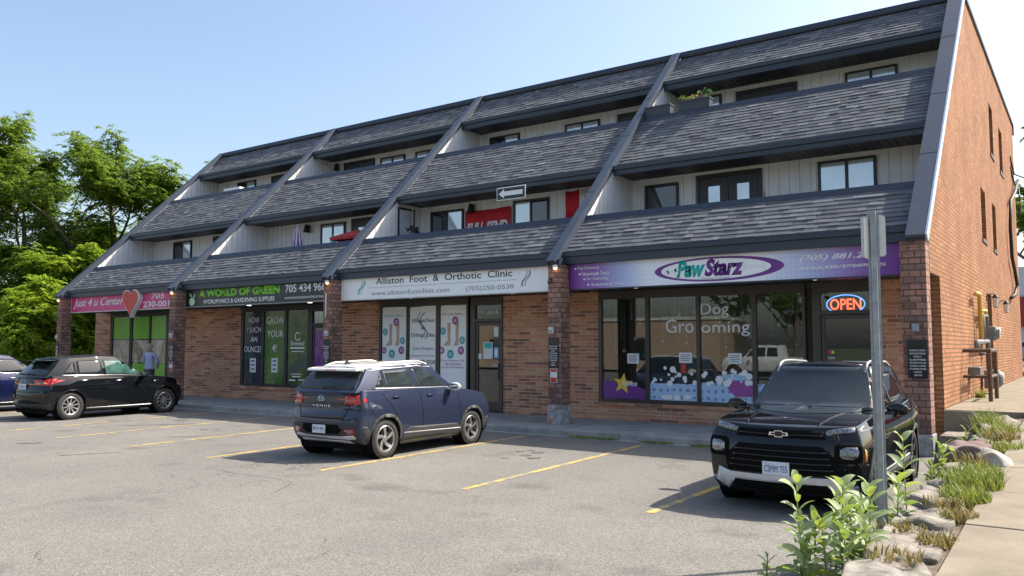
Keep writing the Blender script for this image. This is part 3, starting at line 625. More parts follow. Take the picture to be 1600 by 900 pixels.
# 4 purple grooming sign: a printed face, white centre running to purple ends
def print_mat():
    m, t, p = new_mat('purple_to_white_print'); L = t.links.new; tc = N(t, 'TexCoord'); sp = N(t, 'SeparateXYZ'); L(tc.outputs['Generated'], sp.inputs[0])
    cr = N(t, 'ValToRGB'); e = cr.color_ramp.elements; pts = [(.0, (.20,.04,.30)), (.10, (.26,.12,.42)), (.20, (.42,.50,.76)), (.28, (.84,.87,.92)), (.62, (.86,.87,.92)), (.74, (.50,.56,.78)), (.84, (.34,.26,.55)), (.93, (.20,.05,.30)), (1, (.17,.03,.27))]
    e[0].position = pts[0][0]; e[0].color = c4(pts[0][1]); e[1].position = 1; e[1].color = c4(pts[-1][1])
    for a, c in pts[1:-1]: q = e.new(a); q.color = c4(c)
    L(sp.outputs[0], cr.inputs[0])
    # printed honeycomb dots either side of the middle
    mp = N(t, 'Mapping'); mp.inputs['Scale'].default_value = (11, 11, 11); L(tc.outputs['Object'], mp.inputs['Vector'])
    v = N(t, 'TexVoronoi', i_Scale=1.0, i_Randomness=.0); L(mp.outputs[0], v.inputs['Vector']); dt = N(t, 'MapRange', i_3=.72, i_4=1); dt.inputs[1].default_value = .26; dt.inputs[2].default_value = .34; L(v.outputs['Distance'], dt.inputs[0])
    band = N(t, 'ValToRGB'); b = band.color_ramp.elements; b[0].color = (1,1,1,1); b[1].color = (1,1,1,1); b[0].position = .1; b[1].position = .92
    for a, k in ((.13, 0), (.26, 0), (.31, 1), (.64, 1), (.70, 0), (.86, 0)): q = b.new(a); q.color = (k, k, k, 1)
    L(sp.outputs[0], band.inputs[0]); mxx = N(t, 'Math', operation='MAXIMUM'); L(band.outputs[0], mxx.inputs[0]); L(dt.outputs[0], mxx.inputs[1])
    mu = N(t, 'MixRGB', blend_type='MULTIPLY', i_0=1.0); L(cr.outputs[0], mu.inputs[1]); L(mxx.outputs[0], mu.inputs[2]); L(mu.outputs[0], p.inputs['Base Color']); p.inputs['Roughness'].default_value = .4
    return m
e, ox = signbox(-6.97, -.14, 3.025, 3.64, print_mat(), 'purple and white grooming shop sign with an oval emblem', 'metal_dark'); S = At(e, ox)
for body, x0, x1, z0, z1 in (('Dog Grooming', -6.81, -6.2, 3.46, 3.545), ('Homemade Treats', -6.69, -5.95, 3.335, 3.42), ('Fur Colouring', -6.58, -5.98, 3.215, 3.30), ('Accessories & more...', -6.48, -5.6, 3.10, 3.175)):
    S.t(body, x0+.05, x1, z0, z1, C_['white'], shear=.3, bold=.012)
    d_ = MB(); disc(d_, x0, (z0+z1)/2, .025, .025, YG-.004, YG-.001, 10); S.mesh(d_, 'bullet_dot', C_['white'])
ov = MB(); disc(ov, -3.55, 3.325, 1.34, .245, YG-.003, YG-.001, 60); S.mesh(ov, 'oval_border', C_['purple'])
ov = MB(); disc(ov, -3.60, 3.325, 1.14, .205, YG-.006, YG-.0035, 60); S.mesh(ov, 'oval_field', C_['pale'])
S.y = YG-.010
bn = MB(); bn.obox(Matrix.Translation((-4.5, YG-.009, 3.32)) @ Matrix.Rotation(-.25, 4, 'Y'), .2, .004, .07)
for dx, dz in ((-.1, .05), (-.11, -.02), (.1, .03), (.09, -.05)): disc(bn, -4.5+dx, 3.32+dz, .045, .045, YG-.011, YG-.007, 14)
S.mesh(bn, 'bone_emblem', C_['white'])
S.t('Paw', -4.40, -3.78, 3.18, 3.53, C_['teal'], shear=.25, bold=.05); S.t('Starz', -3.80, -2.98, 3.18, 3.53, C_['purple'], shear=.25, bold=.05)
S.t('Grooming and Boutique', -3.87, -3.28, 3.128, 3.158, C_['ink']); S.y = YG-.003
bn = MB(); bn.box(-2.96, -2.62, YG-.011, YG-.008, 3.30, 3.37)
for dx in (-2.98, -2.6):
    for dz in (3.295, 3.375): disc(bn, dx, dz, .045, .045, YG-.0115, YG-.0075, 14)
S.mesh(bn, 'bone_emblem', C_['white'])
S.t('(705) 881.2356', -1.93, -.42, 3.345, 3.49, C_['white'], shear=.3, bold=.025); S.t('www.pawstarzgrooming.ca', -1.93, -.42, 3.19, 3.29, C_['white'], shear=.3, bold=.02)
# ------------------------------------------------------------------ prints and letters on the shop glass (parts of each window)
YW = YS+.004
def tw(par, body, x0, x1, z0, z1, m, **k): return text(body, x0, x1, z0, z1, YW-.004, C_[m], par, depth=.002, **k)
def decal(par, mb, name, m): return mb.build(name, m if not isinstance(m, str) else C_[m], par)
tw(w4, 'Dog', -4.50, -3.86, 2.40, 2.73, 'white', bold=.01); tw(w4, 'Gro', -5.33, -4.66, 2.08, 2.40, 'white', bold=.01); tw(w4, 'oming', -4.49, -3.40, 2.00, 2.32, 'white', bold=.01)
d_ = MB()
for a, b in ((-6.95, -5.84),): d_.add([(a, YW, .585), (b, YW, .585), (b, YW, .80), (b-.35, YW, .93), (a, YW, 1.0), (a, YW+.002, .585), (b, YW+.002, .585), (b, YW+.002, .80), (b-.35, YW+.002, .93), (a, YW+.002, 1.0)], [(0,1,2,3,4), (9,8,7,6,5)])
decal(w4, d_, 'purple_film', 'purple')
def paw_mat():
    m, t, p = new_mat('blue_paw_film'); L = t.links.new; tc = N(t, 'TexCoord'); mp = N(t, 'Mapping'); mp.inputs['Scale'].default_value = (6.2, 6.2, 6.2); L(tc.outputs['Object'], mp.inputs['Vector'])
    v = N(t, 'TexVoronoi', i_Scale=1.0, i_Randomness=.12); L(mp.outputs[0], v.inputs['Vector']); mr = N(t, 'MapRange'); mr.inputs[1].default_value = .24; mr.inputs[2].default_value = .28; L(v.outputs['Distance'], mr.inputs[0])
    mx = N(t, 'MixRGB'); L(mr.outputs[0], mx.inputs[0]); mx.inputs[1].default_value = (.16,.25,.48,1); mx.inputs[2].default_value = (.42,.58,.8,1); L(mx.outputs[0], p.inputs['Base Color']); p.inputs['Roughness'].default_value = .4; return m
pm = paw_mat()
for a, b, h in ((-5.73, -4.60, .96), (-4.51, -3.36, 1.0), (-3.26, -2.31, 1.0)): d_ = MB(); d_.box(a, b, YW, YW+.002, .585, h); decal(w4, d_, 'paw_film', pm)
sp_ = MB(); cx, cz = -6.42, .93; sp_.prism([(cx+(.26 if i % 2 == 0 else .115)*math.sin(i*math.pi/5+.15), cz+(.25 if i % 2 == 0 else .11)*math.cos(i*math.pi/5+.15)) for i in range(10)], 'y', YW-.004, YW-.001)
decal(w4, sp_, 'star_print', 'yellow'); text('Spike', -6.46, -6.05, .84, 1.0, YW-.008, C_['white'], w4, shear=.3, bold=.02, depth=.002)
rb = random.Random(4)
for q in range(46):
    u = rb.choice((rb.uniform(-5.7, -4.65), rb.uniform(-4.48, -3.4), rb.uniform(-4.4, -3.4))); r = rb.uniform(.02, .075); bb = MB(); disc(bb, u, rb.uniform(.95, 1.02)+rb.random()**2*.30, r, r, YW-.010-.0004*q, YW-.009-.0004*q, 14); decal(w4, bb, 'bubble_print', 'white')
for q in range(12): r = rb.uniform(.03, .06); bb = MB(); disc(bb, rb.uniform(-5.6, -4.75), rb.uniform(.64, .68), r*1.4, r, YW-.006-.0004*q, YW-.005-.0004*q, 12); decal(w4, bb, 'bubble_print', 'white')
tb_ = MB(); tb_.prism([(-4.02, 1.12), (-3.37, 1.12), (-3.37, .72), (-3.75, .72), (-3.92, .9)], 'y', YW-.005, YW-.002); decal(w4, tb_, 'tub_print', 'plum')
tb_ = MB(); disc(tb_, -3.72, 1.13, .36, .07, YW-.008, YW-.006, 24); decal(w4, tb_, 'suds_print', 'sky')
# notices taped inside
notices = [(-6.30, -6.0, 1.395, 1.625), (-5.02, -4.71, 1.42, 1.65), (-3.89, -3.59, 1.42, 1.64)]
for a in notices:
    d_ = MB(); d_.box(a[0], a[1], YW-.003, YW-.001, a[2], a[3]); p_ = decal(w4, d_, 'paper_notice', 'paper'); l_ = MB()
    for q in range(4): l_.box(a[0]+.04, a[1]-.04-.03*(q % 2), YW-.005, YW-.0035, a[3]-.06-.04*q, a[3]-.045-.04*q)
    decal(w4, l_, 'printed_lines', 'grey')
d_ = MB(); d_.box(-4.98, -4.86, YW-.003, YW-.001, 1.2, 1.40); decal(w4, d_, 'red_notice', 'red')
# clinic posters
for (a, b, z0) in ((-14.10, -13.18, .60), (-13.05, -12.09, .60), (-11.93, -11.05, .60)):
    d_ = MB(); d_.box(a, b, YW, YW+.002, z0, 2.88); decal(w3, d_, 'poster_film', 'pale')
tw(w3, 'Do you have...', -14.0, -13.25, 2.60, 2.70, 'tealc'); tw(w3, 'Do you have...', -11.86, -11.1, 2.60, 2.70, 'plum')
tw(w3, 'Alliston Foot', -12.97, -12.15, 2.45, 2.56, 'ink', bold=.01); tw(w3, '&', -12.62, -12.52, 2.25, 2.36, 'ink', bold=.01); tw(w3, 'Orthotic Clinic', -13.0, -12.12, 2.05, 2.16, 'ink', bold=.01)
tw(w3, 'Sonia Maragoni', -12.93, -12.18, 1.68, 1.77, 'ink'); tw(w3, 'Chiropodist / Foot Specialist', -13.0, -12.13, 1.50, 1.56, 'grey'); tw(w3, '705-250-0530', -13.0, -12.12, 1.31, 1.42, 'ink', bold=.01)
tw(w3, 'If you answered YES', -11.9, -11.1, 1.37, 1.44, 'plum'); tw(w3, 'WE CAN HELP', -11.77, -11.21, 1.28, 1.35, 'plum'); tw(w3, 'REQUEST AN APPOINTMENT', -11.88, -11.1, 1.20, 1.25, 'plum')
sw_ = MB()
for s_, c_ in ((0, 'tealc'), (1, 'plum')):
    sw_ = MB(); sw_.tube([(-12.62+.13*math.sin(t*1.0+s_*.5)+s_*.09, YW-.004, 2.0+.12*t) for t in [i*.25 for i in range(25)]], .014, 5); decal(w3, sw_, 'foot_swirl', c_)
for base, cols in ((-13.64, 0), (-11.5, 1)):
    lg = MB()
    for s_ in (-1, 1):
        x = base+s_*.14; lg.prism([(x-.05, 2.42), (x+.07, 2.42), (x+.05, 2.05), (x+.06, 1.90), (x+.05, 1.82), (x-.17*(1 if s_ < 0 else .6), 1.80), (x-.15*(1 if s_ < 0 else .6), 1.86), (x-.04, 1.95)], 'y', YW-.004, YW-.002)
    decal(w3, lg, 'leg_print', 'skin')
    for i, (dx, dz, r) in enumerate(((.08, 2.48, .115), (-.34, 2.2, .10), (.32, 1.95, .10), (-.38, 1.68, .095), (-.08, 1.58, .12), (.28, 1.68, .11))):
        c = MB(); disc(c, base+dx, dz, r*.95, r, YW-.007, YW-.005, 22); decal(w3, c, 'info_circle', 'plum' if i in (0, 3, 5) else 'tealc')
        l_ = MB()
        for q in (-1, 0, 1): l_.box(base+dx-.05, base+dx+.05, YW-.009, YW-.0075, dz+q*.035-.006, dz+q*.035+.006)
        decal(w3, l_, 'printed_lines', 'pale')
fr3, lf3 = dr3; tw(fr3, '19 Unit B', -10.56, -10.0, 2.62, 2.74, 'white', bold=.02)
for a, c in (((-10.47, -10.17, 1.47, 1.90), 'paper'), ((-10.13, -9.99, 1.49, 1.76), 'sky'), ((-10.64, -10.53, 1.46, 1.60), 'paper'), ((-10.14, -9.99, 1.78, 2.02), 'ink'), ((-10.13, -9.99, 2.04, 2.28), 'paper')):
    d_ = MB(); d_.box(a[0], a[1], YW-.002, YW, a[2], a[3]); decal(lf3, d_, 'door_notice', c)
d_ = MB(); d_.box(-10.44, -10.2, YW-.005, YW-.003, 1.74, 1.88); decal(lf3, d_, 'notice_band', 'teal')
d_ = MB(); d_.box(-10.09, -10.03, YW-.005, YW-.003, 1.55, 1.70); decal(lf3, d_, 'notice_band', 'pale')
d_ = MB(); d_.box(-10.2, -9.96, YW-.006, YW-.004, 1.27, 1.33); decal(lf3, d_, 'letter_slot', M['galv'])
# leafy films of the garden shop
def leaf_film(name, cols, sc1):
    m, t, p = new_mat(name); L = t.links.new; tc = N(t, 'TexCoord'); mp = N(t, 'Mapping'); mp.inputs['Scale'].default_value = (sc1, sc1, sc1*.45); mp.inputs['Rotation'].default_value = (0, .5, 0); L(tc.outputs['Object'], mp.inputs['Vector'])
    n = N(t, 'TexNoise', i_Scale=1.2, i_Detail=6.0, i_Roughness=.7, i_Distortion=2.2); L(mp.outputs[0], n.inputs['Vector']); cr = N(t, 'ValToRGB'); e = cr.color_ramp.elements; e[0].position = .3; e[1].position = .72; e[0].color = c4(cols[0]); e[1].color = c4(cols[-1])
    for i, c in enumerate(cols[1:-1]): q = e.new(.3+.42*(i+1)/(len(cols)-1)); q.color = c4(c)
    L(n.outputs[0], cr.inputs[0]); L(cr.outputs[0], p.inputs['Base Color']); p.inputs['Roughness'].default_value = .12; return m
films = [leaf_film('night_leaf_film', [(.01,.01,.015), (.02,.07,.03), (.06,.02,.09), (.03,.14,.08), (.10,.03,.14)], 6), leaf_film('green_leaf_film', [(.01,.02,.01), (.04,.12,.03), (.10,.20,.05), (.04,.10,.03), (.30,.34,.12)], 6), leaf_film('soft_green_film', [(.02,.035,.03), (.05,.09,.04), (.10,.16,.05), (.05,.07,.05)], 1.6)]
for (a, b), m_ in zip(((-20.37, -19.47), (-19.32, -18.34), (-18.19, -17.26)), films): d_ = MB(); d_.box(a, b, YW, YW+.002, .61, 2.90); decal(w2, d_, 'leaf_film', m_)
for s_, a in (('HOW', (-20.15, -19.6, 2.55, 2.75)), ('MUCH', (-20.22, -19.52, 2.24, 2.43)), ('AN', (-20.03, -19.7, 1.93, 2.115)), ('OUNCE?', (-20.35, -19.49, 1.60, 1.80)), ('GROW', (-19.24, -18.38, 2.5, 2.74)), ('YOUR', (-19.2, -18.41, 2.08, 2.31)), ('4!', (-18.95, -18.72, 1.62, 1.86))): tw(w2, s_, *a, 'white', bold=.01)
for a in ((-20.04, -19.74, .95, 1.41), (-18.96, -18.66, .965, 1.42)):
    d_ = MB(); d_.box(a[0], a[1], YW-.003, YW-.001, a[2], a[3]); decal(w2, d_, 'paper_notice', 'paper'); l_ = MB()
    for q in range(3): l_.box(a[0]+.06, a[1]-.06, YW-.006, YW-.004, a[3]-.12-.13*q, a[3]-.06-.13*q)
    decal(w2, l_, 'printed_lines', 'grey')
tw(w2, 'Greenleaf', -18.05, -17.4, 1.82, 1.96, 'pale', bold=.01); rg = MB(); rg.tube([(-17.72+.12*math.cos(t), YW-.004, 2.1+.12*math.sin(t)) for t in [.6+i*.28 for i in range(20)]], .018, 5); decal(w2, rg, 'round_emblem', 'pale')
l_ = MB(); l_.box(-18.05, -17.4, YW-.006, YW-.004, 1.72, 1.76); l_.box(-18.0, -17.45, YW-.006, YW-.004, 1.62, 1.64); l_.box(-18.0, -17.5, YW-.006, YW-.004, .92, .94); l_.box(-17.95, -17.55, YW-.006, YW-.004, .84, .87); l_.box(-18.1, -17.8, YW-.006, YW-.004, .72, .76); l_.box(-17.65, -17.35, YW-.006, YW-.004, .74, .77); decal(w2, l_, 'printed_lines', 'pale')
st_ = MB(); rb = random.Random(9)
for q in range(3): disc(st_, -17.95+q*.22, .95+.14*q+.1, .26, .15, YW-.002-.001*q, YW-.0005, 20)
decal(w2, st_, 'stone_print', flat('stone_print', (.05,.08,.06)))
fl = MB(); fl.box(-16.94, -16.34, YS+.006, YS+.010, .4, 2.3); decal(dr2[1], fl, 'purple_leaf_film', leaf_film('purple_leaf_film', [(.02,.01,.03), (.12,.03,.16), (.32,.10,.38), (.08,.02,.12)], 4))
# green film and photo print of the first shop
for a, b in ((-28.38, -27.23), (-27.03, -25.94), (-25.80, -24.83)):
    d_ = MB(); d_.box(a, b, YW, YW+.002, 2.07, 2.90); decal(w1, d_, 'green_film', flat('lime_film', (.16,.42,.03), .25))
    d_ = MB(); d_.box(a, b, YW, YW+.002, 1.2, 2.03); decal(w1, d_, 'photo_print', leaf_film('soft_photo_print', [(.05,.03,.025), (.34,.24,.18), (.52,.46,.40), (.60,.60,.56)], 1.1))
    d_ = MB(); d_.box(a, b, YW, YW+.002, .57, 1.16); decal(w1, d_, 'green_film', flat('lime_film', (.16,.42,.03), .25))
# OPEN light in the transom
op = empty('open_sign', (-1.46, 1.79, 2.5), 0, 'red and blue neon open sign glowing above the grooming shop door', 'neon sign'); oo = (1.46, -1.79, -2.5)
red_n = mat('red_neon', (.6,.05,.03), .4, emit=(1,.12,.06), es=1.1); blue_n = mat('blue_neon', (.1,.2,.6), .4, emit=(.12,.3,1), es=.9)
t_ = text('OPEN', -1.76, -1.17, 2.51, 2.73, 1.785, red_n, op, depth=.01, bold=.01); t_.location = oo
rg = MB(); rg.tube([(-1.465+.36*math.cos(2*math.pi*i/40), 1.79, 2.62+.185*math.sin(2*math.pi*i/40)) for i in range(41)], .011, 6); q = rg.build('neon_ring', blue_n, op); q.location = oo
fr4, lf4 = dr4; d_ = MB(); d_.box(-1.84, -1.68, YW-.002, YW, 1.60, 1.73); decal(lf4, d_, 'card_sticker', 'ink'); d_ = MB(); disc(d_, -1.79, 1.67, .035, .035, YW-.005, YW-.003, 14); decal(lf4, d_, 'red_dot', 'red'); d_ = MB(); disc(d_, -1.735, 1.67, .035, .035, YW-.005, YW-.003, 14); decal(lf4, d_, 'yellow_dot', 'yellow'); tw(lf4, 'VISA', -1.83, -1.69, 1.53, 1.58, 'white', bold=.01)
d_ = MB(); d_.box(-1.55, -1.0, YS+.011, YS+.0118, 1.30, 1.50); decal(lf4, d_, 'sale_notice', 'paper')
# ornaments hanging behind the grooming window
rb = random.Random(11)
for i in range(34):
    x = -6.85+i*.132+rb.uniform(-.05, .05)
    if any(a-.05 < x < b+.05 for a, b in ((-5.83, -5.73), (-4.60, -4.51), (-3.36, -3.26))): continue
    y = YS+rb.uniform(.35, .6); ln = rb.uniform(.5, 1.5); r = rb.uniform(.025, .06); zt = 3.12
    e = empty('hanging_ornament', (x, y, zt)); tag(e, rb.choice(('ornament',)) and 'small bauble hanging on a thread behind the grooming shop window', 'ornament', 'ornaments hanging in the grooming shop window')
    a = MB(); a.tube([(0, 0, 0), (0, 0, -ln)], .004, 4); a.build('thread', C_['pale'], e); b = MB(); b.ball((0, 0, -ln-r), r, n=6); b.build('bauble', C_[rb.choice(('pale', 'white', 'tealc', 'pale'))], e, smooth=True)
# ------------------------------------------------------------------ small things on pillars
def notice_plate(x0, x1, z0, z1, label, red=True):
    e = empty('notice_plate', ((x0+x1)/2, -.012, z0)); tag(e, label, 'notice', 'black parking notices on the pillars'); o = (-(x0+x1)/2, .012, -z0)
    h = z1-z0
    def P_(n, a, b, c, d, m, y0=-.03, y1=-.018):
        q = MB(); q.box(a, b, y0, y1, c, d); q = q.build(n, m, e); q.location = o
    P_('plate', x0, x1, z0, z0+h*.78, C_['black']); P_('plate', x0, x1, z0+h*.80, z1, C_['black'])
    lines = ['COMMERCIAL TENANT', 'CUSTOMER PARKING', 'ONLY', 'ALL UNAUTHORIZED', 'VEHICLES WILL BE', 'TAGGED & TOWED', 'AT OWNERS EXPENSE', 'BY-LAW NO.', '2006-024']
    for i, s_ in enumerate(lines):
        zt = z0+h*.74-i*h*.08; wd = (x1-x0)*(.42 if len(s_) > 10 else .2); cx = (x0+x1)/2; t_ = text(s_, cx-wd, cx+wd, zt-h*.045, zt, -.033, C_['white'], e, depth=.002, bold=.01); t_.location = o
    if red:
        P_('red_notice', x0+.05, x1-.03, z0-.34, z0-.03, C_['paper']); P_('red_band', x0+.06, x1-.04, z0-.10, z0-.04, C_['red'], -.033, -.031); P_('red_band', x0+.06, x1-.04, z0-.33, z0-.22, C_['red'], -.033, -.031)
notice_plate(-7.29, -7.04, 1.33, 1.97, 'black parking notice with red tow notice on the pillar right of the clinic')
notice_plate(-.06, .24, 1.25, 1.90, 'black parking notice on the end pillar beside the grooming shop door', False)
notice_plate(-14.52, -14.28, 1.33, 1.97, 'black parking notice on the pillar between the garden shop and the clinic')
notice_plate(-21.76, -21.5, 1.33, 1.97, 'black parking notice on the pillar under the end of the magenta sign')
notice_plate(-29.06, -28.84, 1.33, 1.97, 'black parking notice on the far left pillar by the trees')
for x, z, lb in ((-7.20, 2.07, 'clinic side pillar with the plaster base'), (.08, 2.03, 'end pillar beside the grooming shop'), (-14.38, 2.07, 'pillar between the garden shop and the clinic'), (-21.62, 2.07, 'pillar under the end of the magenta sign'), (-28.95, 2.07, 'far left pillar by the trees')):
    e = empty('socket_box', (x, -.004, z), 0, 'small grey weatherproof socket box on the '+lb, 'socket box', 'weatherproof boxes on the pillars')
    b = MB(); b.box(-.055, .055, -.09, -.014, 0, .14); b.build('cover', M['offwhite'] if x < -1 else M['galv'], e, bevel=.01); b = MB(); b.box(-.04, .04, -.10, -.091, .02, .08); b.build('lid', M['galv'], e)
for X, lb in ((-28.90, 'far left pillar'), (-21.62, 'pillar beside the magenta sign'), (-14.36, 'pillar left of the clinic'), (-7.08, 'pillar left of the purple sign')):
    e = empty('flood_light', (X, -.07, 3.50), 0, 'small warm lamp at the top of the '+lb, 'lamp', 'small lamps at the pillar tops')
    b = MB(); b.lathe([(.0, .07), (.05, .07), (.065, .0), (.055, .0)], 14); b.build('shade', M['white'], e, smooth=False); b = MB(); b.ball((0, 0, 0), .035, n=6); b.build('bulb', mat('warm_bulb', (.8,.6,.3), .5, emit=(1,.55,.2), es=3), e, smooth=True)
e = empty('wall_pipe', (-14.45, -.02, 2.6), 0, 'short white conduit on the pillar left of the clinic sign', 'conduit'); b = MB(); b.tube([(0, 0, 0), (0, 0, .62)], .022, 8); b.build('pipe', M['offwhite'], e)
e = empty('security_camera', (-7.22, -.02, 3.2), 0, 'small black dome camera on the pillar left of the purple sign', 'camera'); b = MB(); b.box(-.03, .03, -.03, 0, .0, .08); b.build('mount', M['black'], e); b = MB(); b.ball((0, -.06, 0), .05, n=8); b.build('dome', M['glass_dark'], e, smooth=True)
# small round lights in the shop soffits
for i, x in enumerate((-25.6, -22.4, -18.9, -16.1, -12.2, -8.9, -5.6, -1.8)):
    b = MB(); b.lathe([(.0, -.008), (.06, -.008), (.075, 0), (.075, .004)], 16, Matrix.Translation((0, 0, 0))); o = b.build('soffit_light', mat('soffit_lamp', (.8,.8,.75), .4, emit=(1,.9,.7), es=1.5), None); o.location = (x, .85, 3.064)
    nm = ['left of the red heart', 'right of the red heart', 'above the leafy windows', 'above the garden shop door', 'above the clinic posters', 'above the clinic brick wall', 'above the grooming lettering', 'above the grooming shop door'][i]
    tag(o, 'round recessed ceiling light '+nm, 'ceiling light', 'recessed lights under the shop signs')
# ------------------------------------------------------------------ things on the terraces
e = empty('arrow_sign', (-9.97, 2.33, 5.68), 0, 'black arrow sign with a white arrow pointing left on the terrace edge', 'arrow sign')
b = MB(); b.box(-.47, .47, 0, .02, 0, .35); b.build('plate', C_['white'], e, bevel=.01); b = MB(); b.box(-.445, .445, -.004, -.001, .025, .325); b.build('sign_face', C_['black'], e)
b = MB(); b.prism([(-.40, .175), (-.22, .30), (-.22, .235), (.38, .235), (.38, .115), (-.22, .115), (-.22, .05)], 'y', -.008, -.005); b.build('arrow', C_['white'], e)
b = MB(); b.box(-.3, -.27, .021, .26, .30, .33); b.box(.27, .3, .021, .26, .30, .33); b.build('bracket', M['galv'], e)
ban = empty('banner', (-11.7, 3.60, 4.9), 0, 'red banner with slanted white capitals hung on the middle terrace', 'banner')
def cloth(name, x0, x1, z0, z1, m, par, nx=24, amp=.02, y=0):
    v = []; f = []
    for j in range(2):
        for i in range(nx+1): x = x0+(x1-x0)*i/nx; v.append((x, y+amp*math.sin(i*.9)+amp*.5*math.sin(i*2.3), (z0, z1)[j]-(.03*math.sin(math.pi*i/nx) if j else 0)))
    for i in range(nx): f.append((i, i+1, nx+2+i, nx+1+i))
    mb = MB(); mb.add(v, f); o = mb.build(name, m, par, smooth=True); s = o.modifiers.new('s', 'SOLIDIFY'); s.thickness = .004; return o
cloth('cloth', -.82, .82, 0, .88, mat('red_cloth', (.55,.02,.025), .8), ban)
t_ = text('FULL SEND', -.75, .75, .18, .50, -.045, C_['white'], ban, shear=.3, bold=.05, depth=.004)
flg = empty('flag', (-8.15, 3.60, 5.2), 0, 'red and white maple leaf flag hung on the middle terrace wall', 'flag')
cloth('red_band', -.90, -.47, 0, .80, mat('flag_red', (.55,.015,.03), .8), flg, 6, .01); cloth('white_field', -.47, .47, 0, .80, mat('flag_white', (.75,.75,.75), .8), flg, 12, .01); cloth('red_band', .47, .9, 0, .8, mat('flag_red', (.55,.015,.03), .8), flg, 6, .01)
lf_ = [(0,1),(.12,.72),(.3,.82),(.24,.45),(.5,.68),(.56,.5),(.88,.56),(.76,.3),(.98,.14),(.55,-.18),(.6,-.38),(.08,-.3),(.08,-.75),(-.08,-.75),(-.08,-.3),(-.6,-.38),(-.55,-.18),(-.98,.14),(-.76,.3),(-.88,.56),(-.56,.5),(-.5,.68),(-.24,.45),(-.3,.82),(-.12,.72)]
b = MB(); b.prism([(x*.34, .43+z*.34) for x, z in lf_], 'y', -.03, -.026); b.build('maple_leaf', C_['red'], flg)
def umbrella(loc, h, r, m1, m2, label, cat='parasol', n=8):
    e = empty('folded_parasol', loc, 0, label, cat); b = MB(); b.tube([(0, 0, 0), (0, 0, h)], .018, 8); b.build('pole', M['offwhite'], e)
    for s_ in (0, 1):
        b = MB()
        for k in range(s_, n*2, 2):
            a0, a1 = 2*math.pi*k/(n*2), 2*math.pi*(k+1)/(n*2); zs = [(h-.02, .012), (h-.25, r*.6), (h-.6, r*.95), (h-.85, r*.8)]; v = []
            for z, rr in zs: v += [(rr*math.cos(a0), rr*math.sin(a0), z), (rr*1.15*math.cos((a0+a1)/2), rr*1.15*math.sin((a0+a1)/2), z), (rr*math.cos(a1), rr*math.sin(a1), z)]
            b.add(v, [(3*i, 3*i+1, 3*i+4, 3*i+3) for i in range(3)]+[(3*i+1, 3*i+2, 3*i+5, 3*i+4) for i in range(3)])
        b.build('canopy', m1 if s_ == 0 else m2, e)
umbrella((-18.47, 2.35, 3.72), 2.0, .17, C_['purple'], mat('cloth_white', (.6,.6,.6), .8), 'folded striped parasol on the terrace above the garden shop')
umbrella((-16.95, 2.5, 3.72), 1.62, .12, C_['sky'], C_['tealc'], 'small folded blue parasol on the terrace above the garden shop')
tn = empty('garden_canopy', (-15.95, 2.6, 3.72), 0, 'red canopy top showing over the terrace edge above the garden shop', 'canopy')
b = MB(); b.add([(-.62, -.6, 1.42), (.62, -.6, 1.42), (.62, .6, 1.42), (-.62, .6, 1.42), (0, 0, 1.68), (-.62, -.6, 1.32), (.62, -.6, 1.32), (.62, .6, 1.32), (-.62, .6, 1.32)], [(0,1,4), (1,2,4), (2,3,4), (3,0,4), (5,6,1,0), (6,7,2,1), (7,8,3,2), (8,5,0,3)]); b.build('roof_cloth', mat('red_canvas', (.42,.03,.03), .8), tn)
b = MB(); [b.tube([(sx*.6, sy*.58, 0), (sx*.6, sy*.58, 1.4)], .018, 6) for sx in (-1, 1) for sy in (-1, 1)]; b.build('frame', M['white'], tn)
def planter(loc, w_, label, plants):
    e = empty('planter_box', loc, 0, label, 'planter', 'dark planter boxes on the top terrace edge'); b = MB(); b.box(-w_/2, w_/2, -.12, .12, 0, .25); b.box(-w_/2-.015, w_/2+.015, -.135, .135, .22, .27); b.build('box', mat('dark_planter', (.05,.055,.07), .6), e, bevel=.008)
    if plants:
        rr = random.Random(3)
        for c_, cc, x0, x1, hh in (('yellow_green_foliage', (.35,.42,.06), -.42, .05, .14), ('green_foliage', (.12,.28,.05), .0, .45, .26), ('red_flowers', (.5,.08,.05), -.1, .12, .16)):
            b = MB()
            for q in range(46 if c_ != 'red_flowers' else 12):
                x, y, z = rr.uniform(x0, x1), rr.uniform(-.1, .1), .27+rr.random()*hh; r = rr.uniform(.03, .055); n = Vector((rr.gauss(0, 1), rr.gauss(0, 1), rr.gauss(0, 1))).normalized(); t = n.orthogonal().normalized(); s_ = n.cross(t)
                p_ = Vector((x, y, z)); b.add([p_-t*r, p_+s_*r*.4, p_+t*r, p_-s_*r*.4], [(0,1,2,3)])
            b.build(c_, mat(c_, cc, .7), e)
planter((-6.68, 4.52, P(4.38, .2)+.08), .72, 'empty dark planter box beside the fin on the top terrace edge', False)
planter((-5.66, 4.52, P(4.38, .2)+.08), .84, 'dark planter box with green and yellow plants on the top terrace edge', True)
e = empty('planter_tray', (-24.85, 4.5, P(4.38, .2)+.08), 0, 'long white tray on the top terrace edge far left', 'tray'); b = MB(); b.box(-.5, .5, -.1, .1, 0, .1); b.build('tray', M['white'], e, bevel=.01)
wc = empty('hanging_ornament', (-13.62, 2.5, 5.83), 0, 'dark hanging ornament on a chain under the soffit left of the red banner', 'wind chime'); b = MB(); b.tube([(0, 0, 0), (0, 0, -.55)], .008, 5); b.build('chain', M['galv'], wc)
b = MB(); rr = random.Random(2)
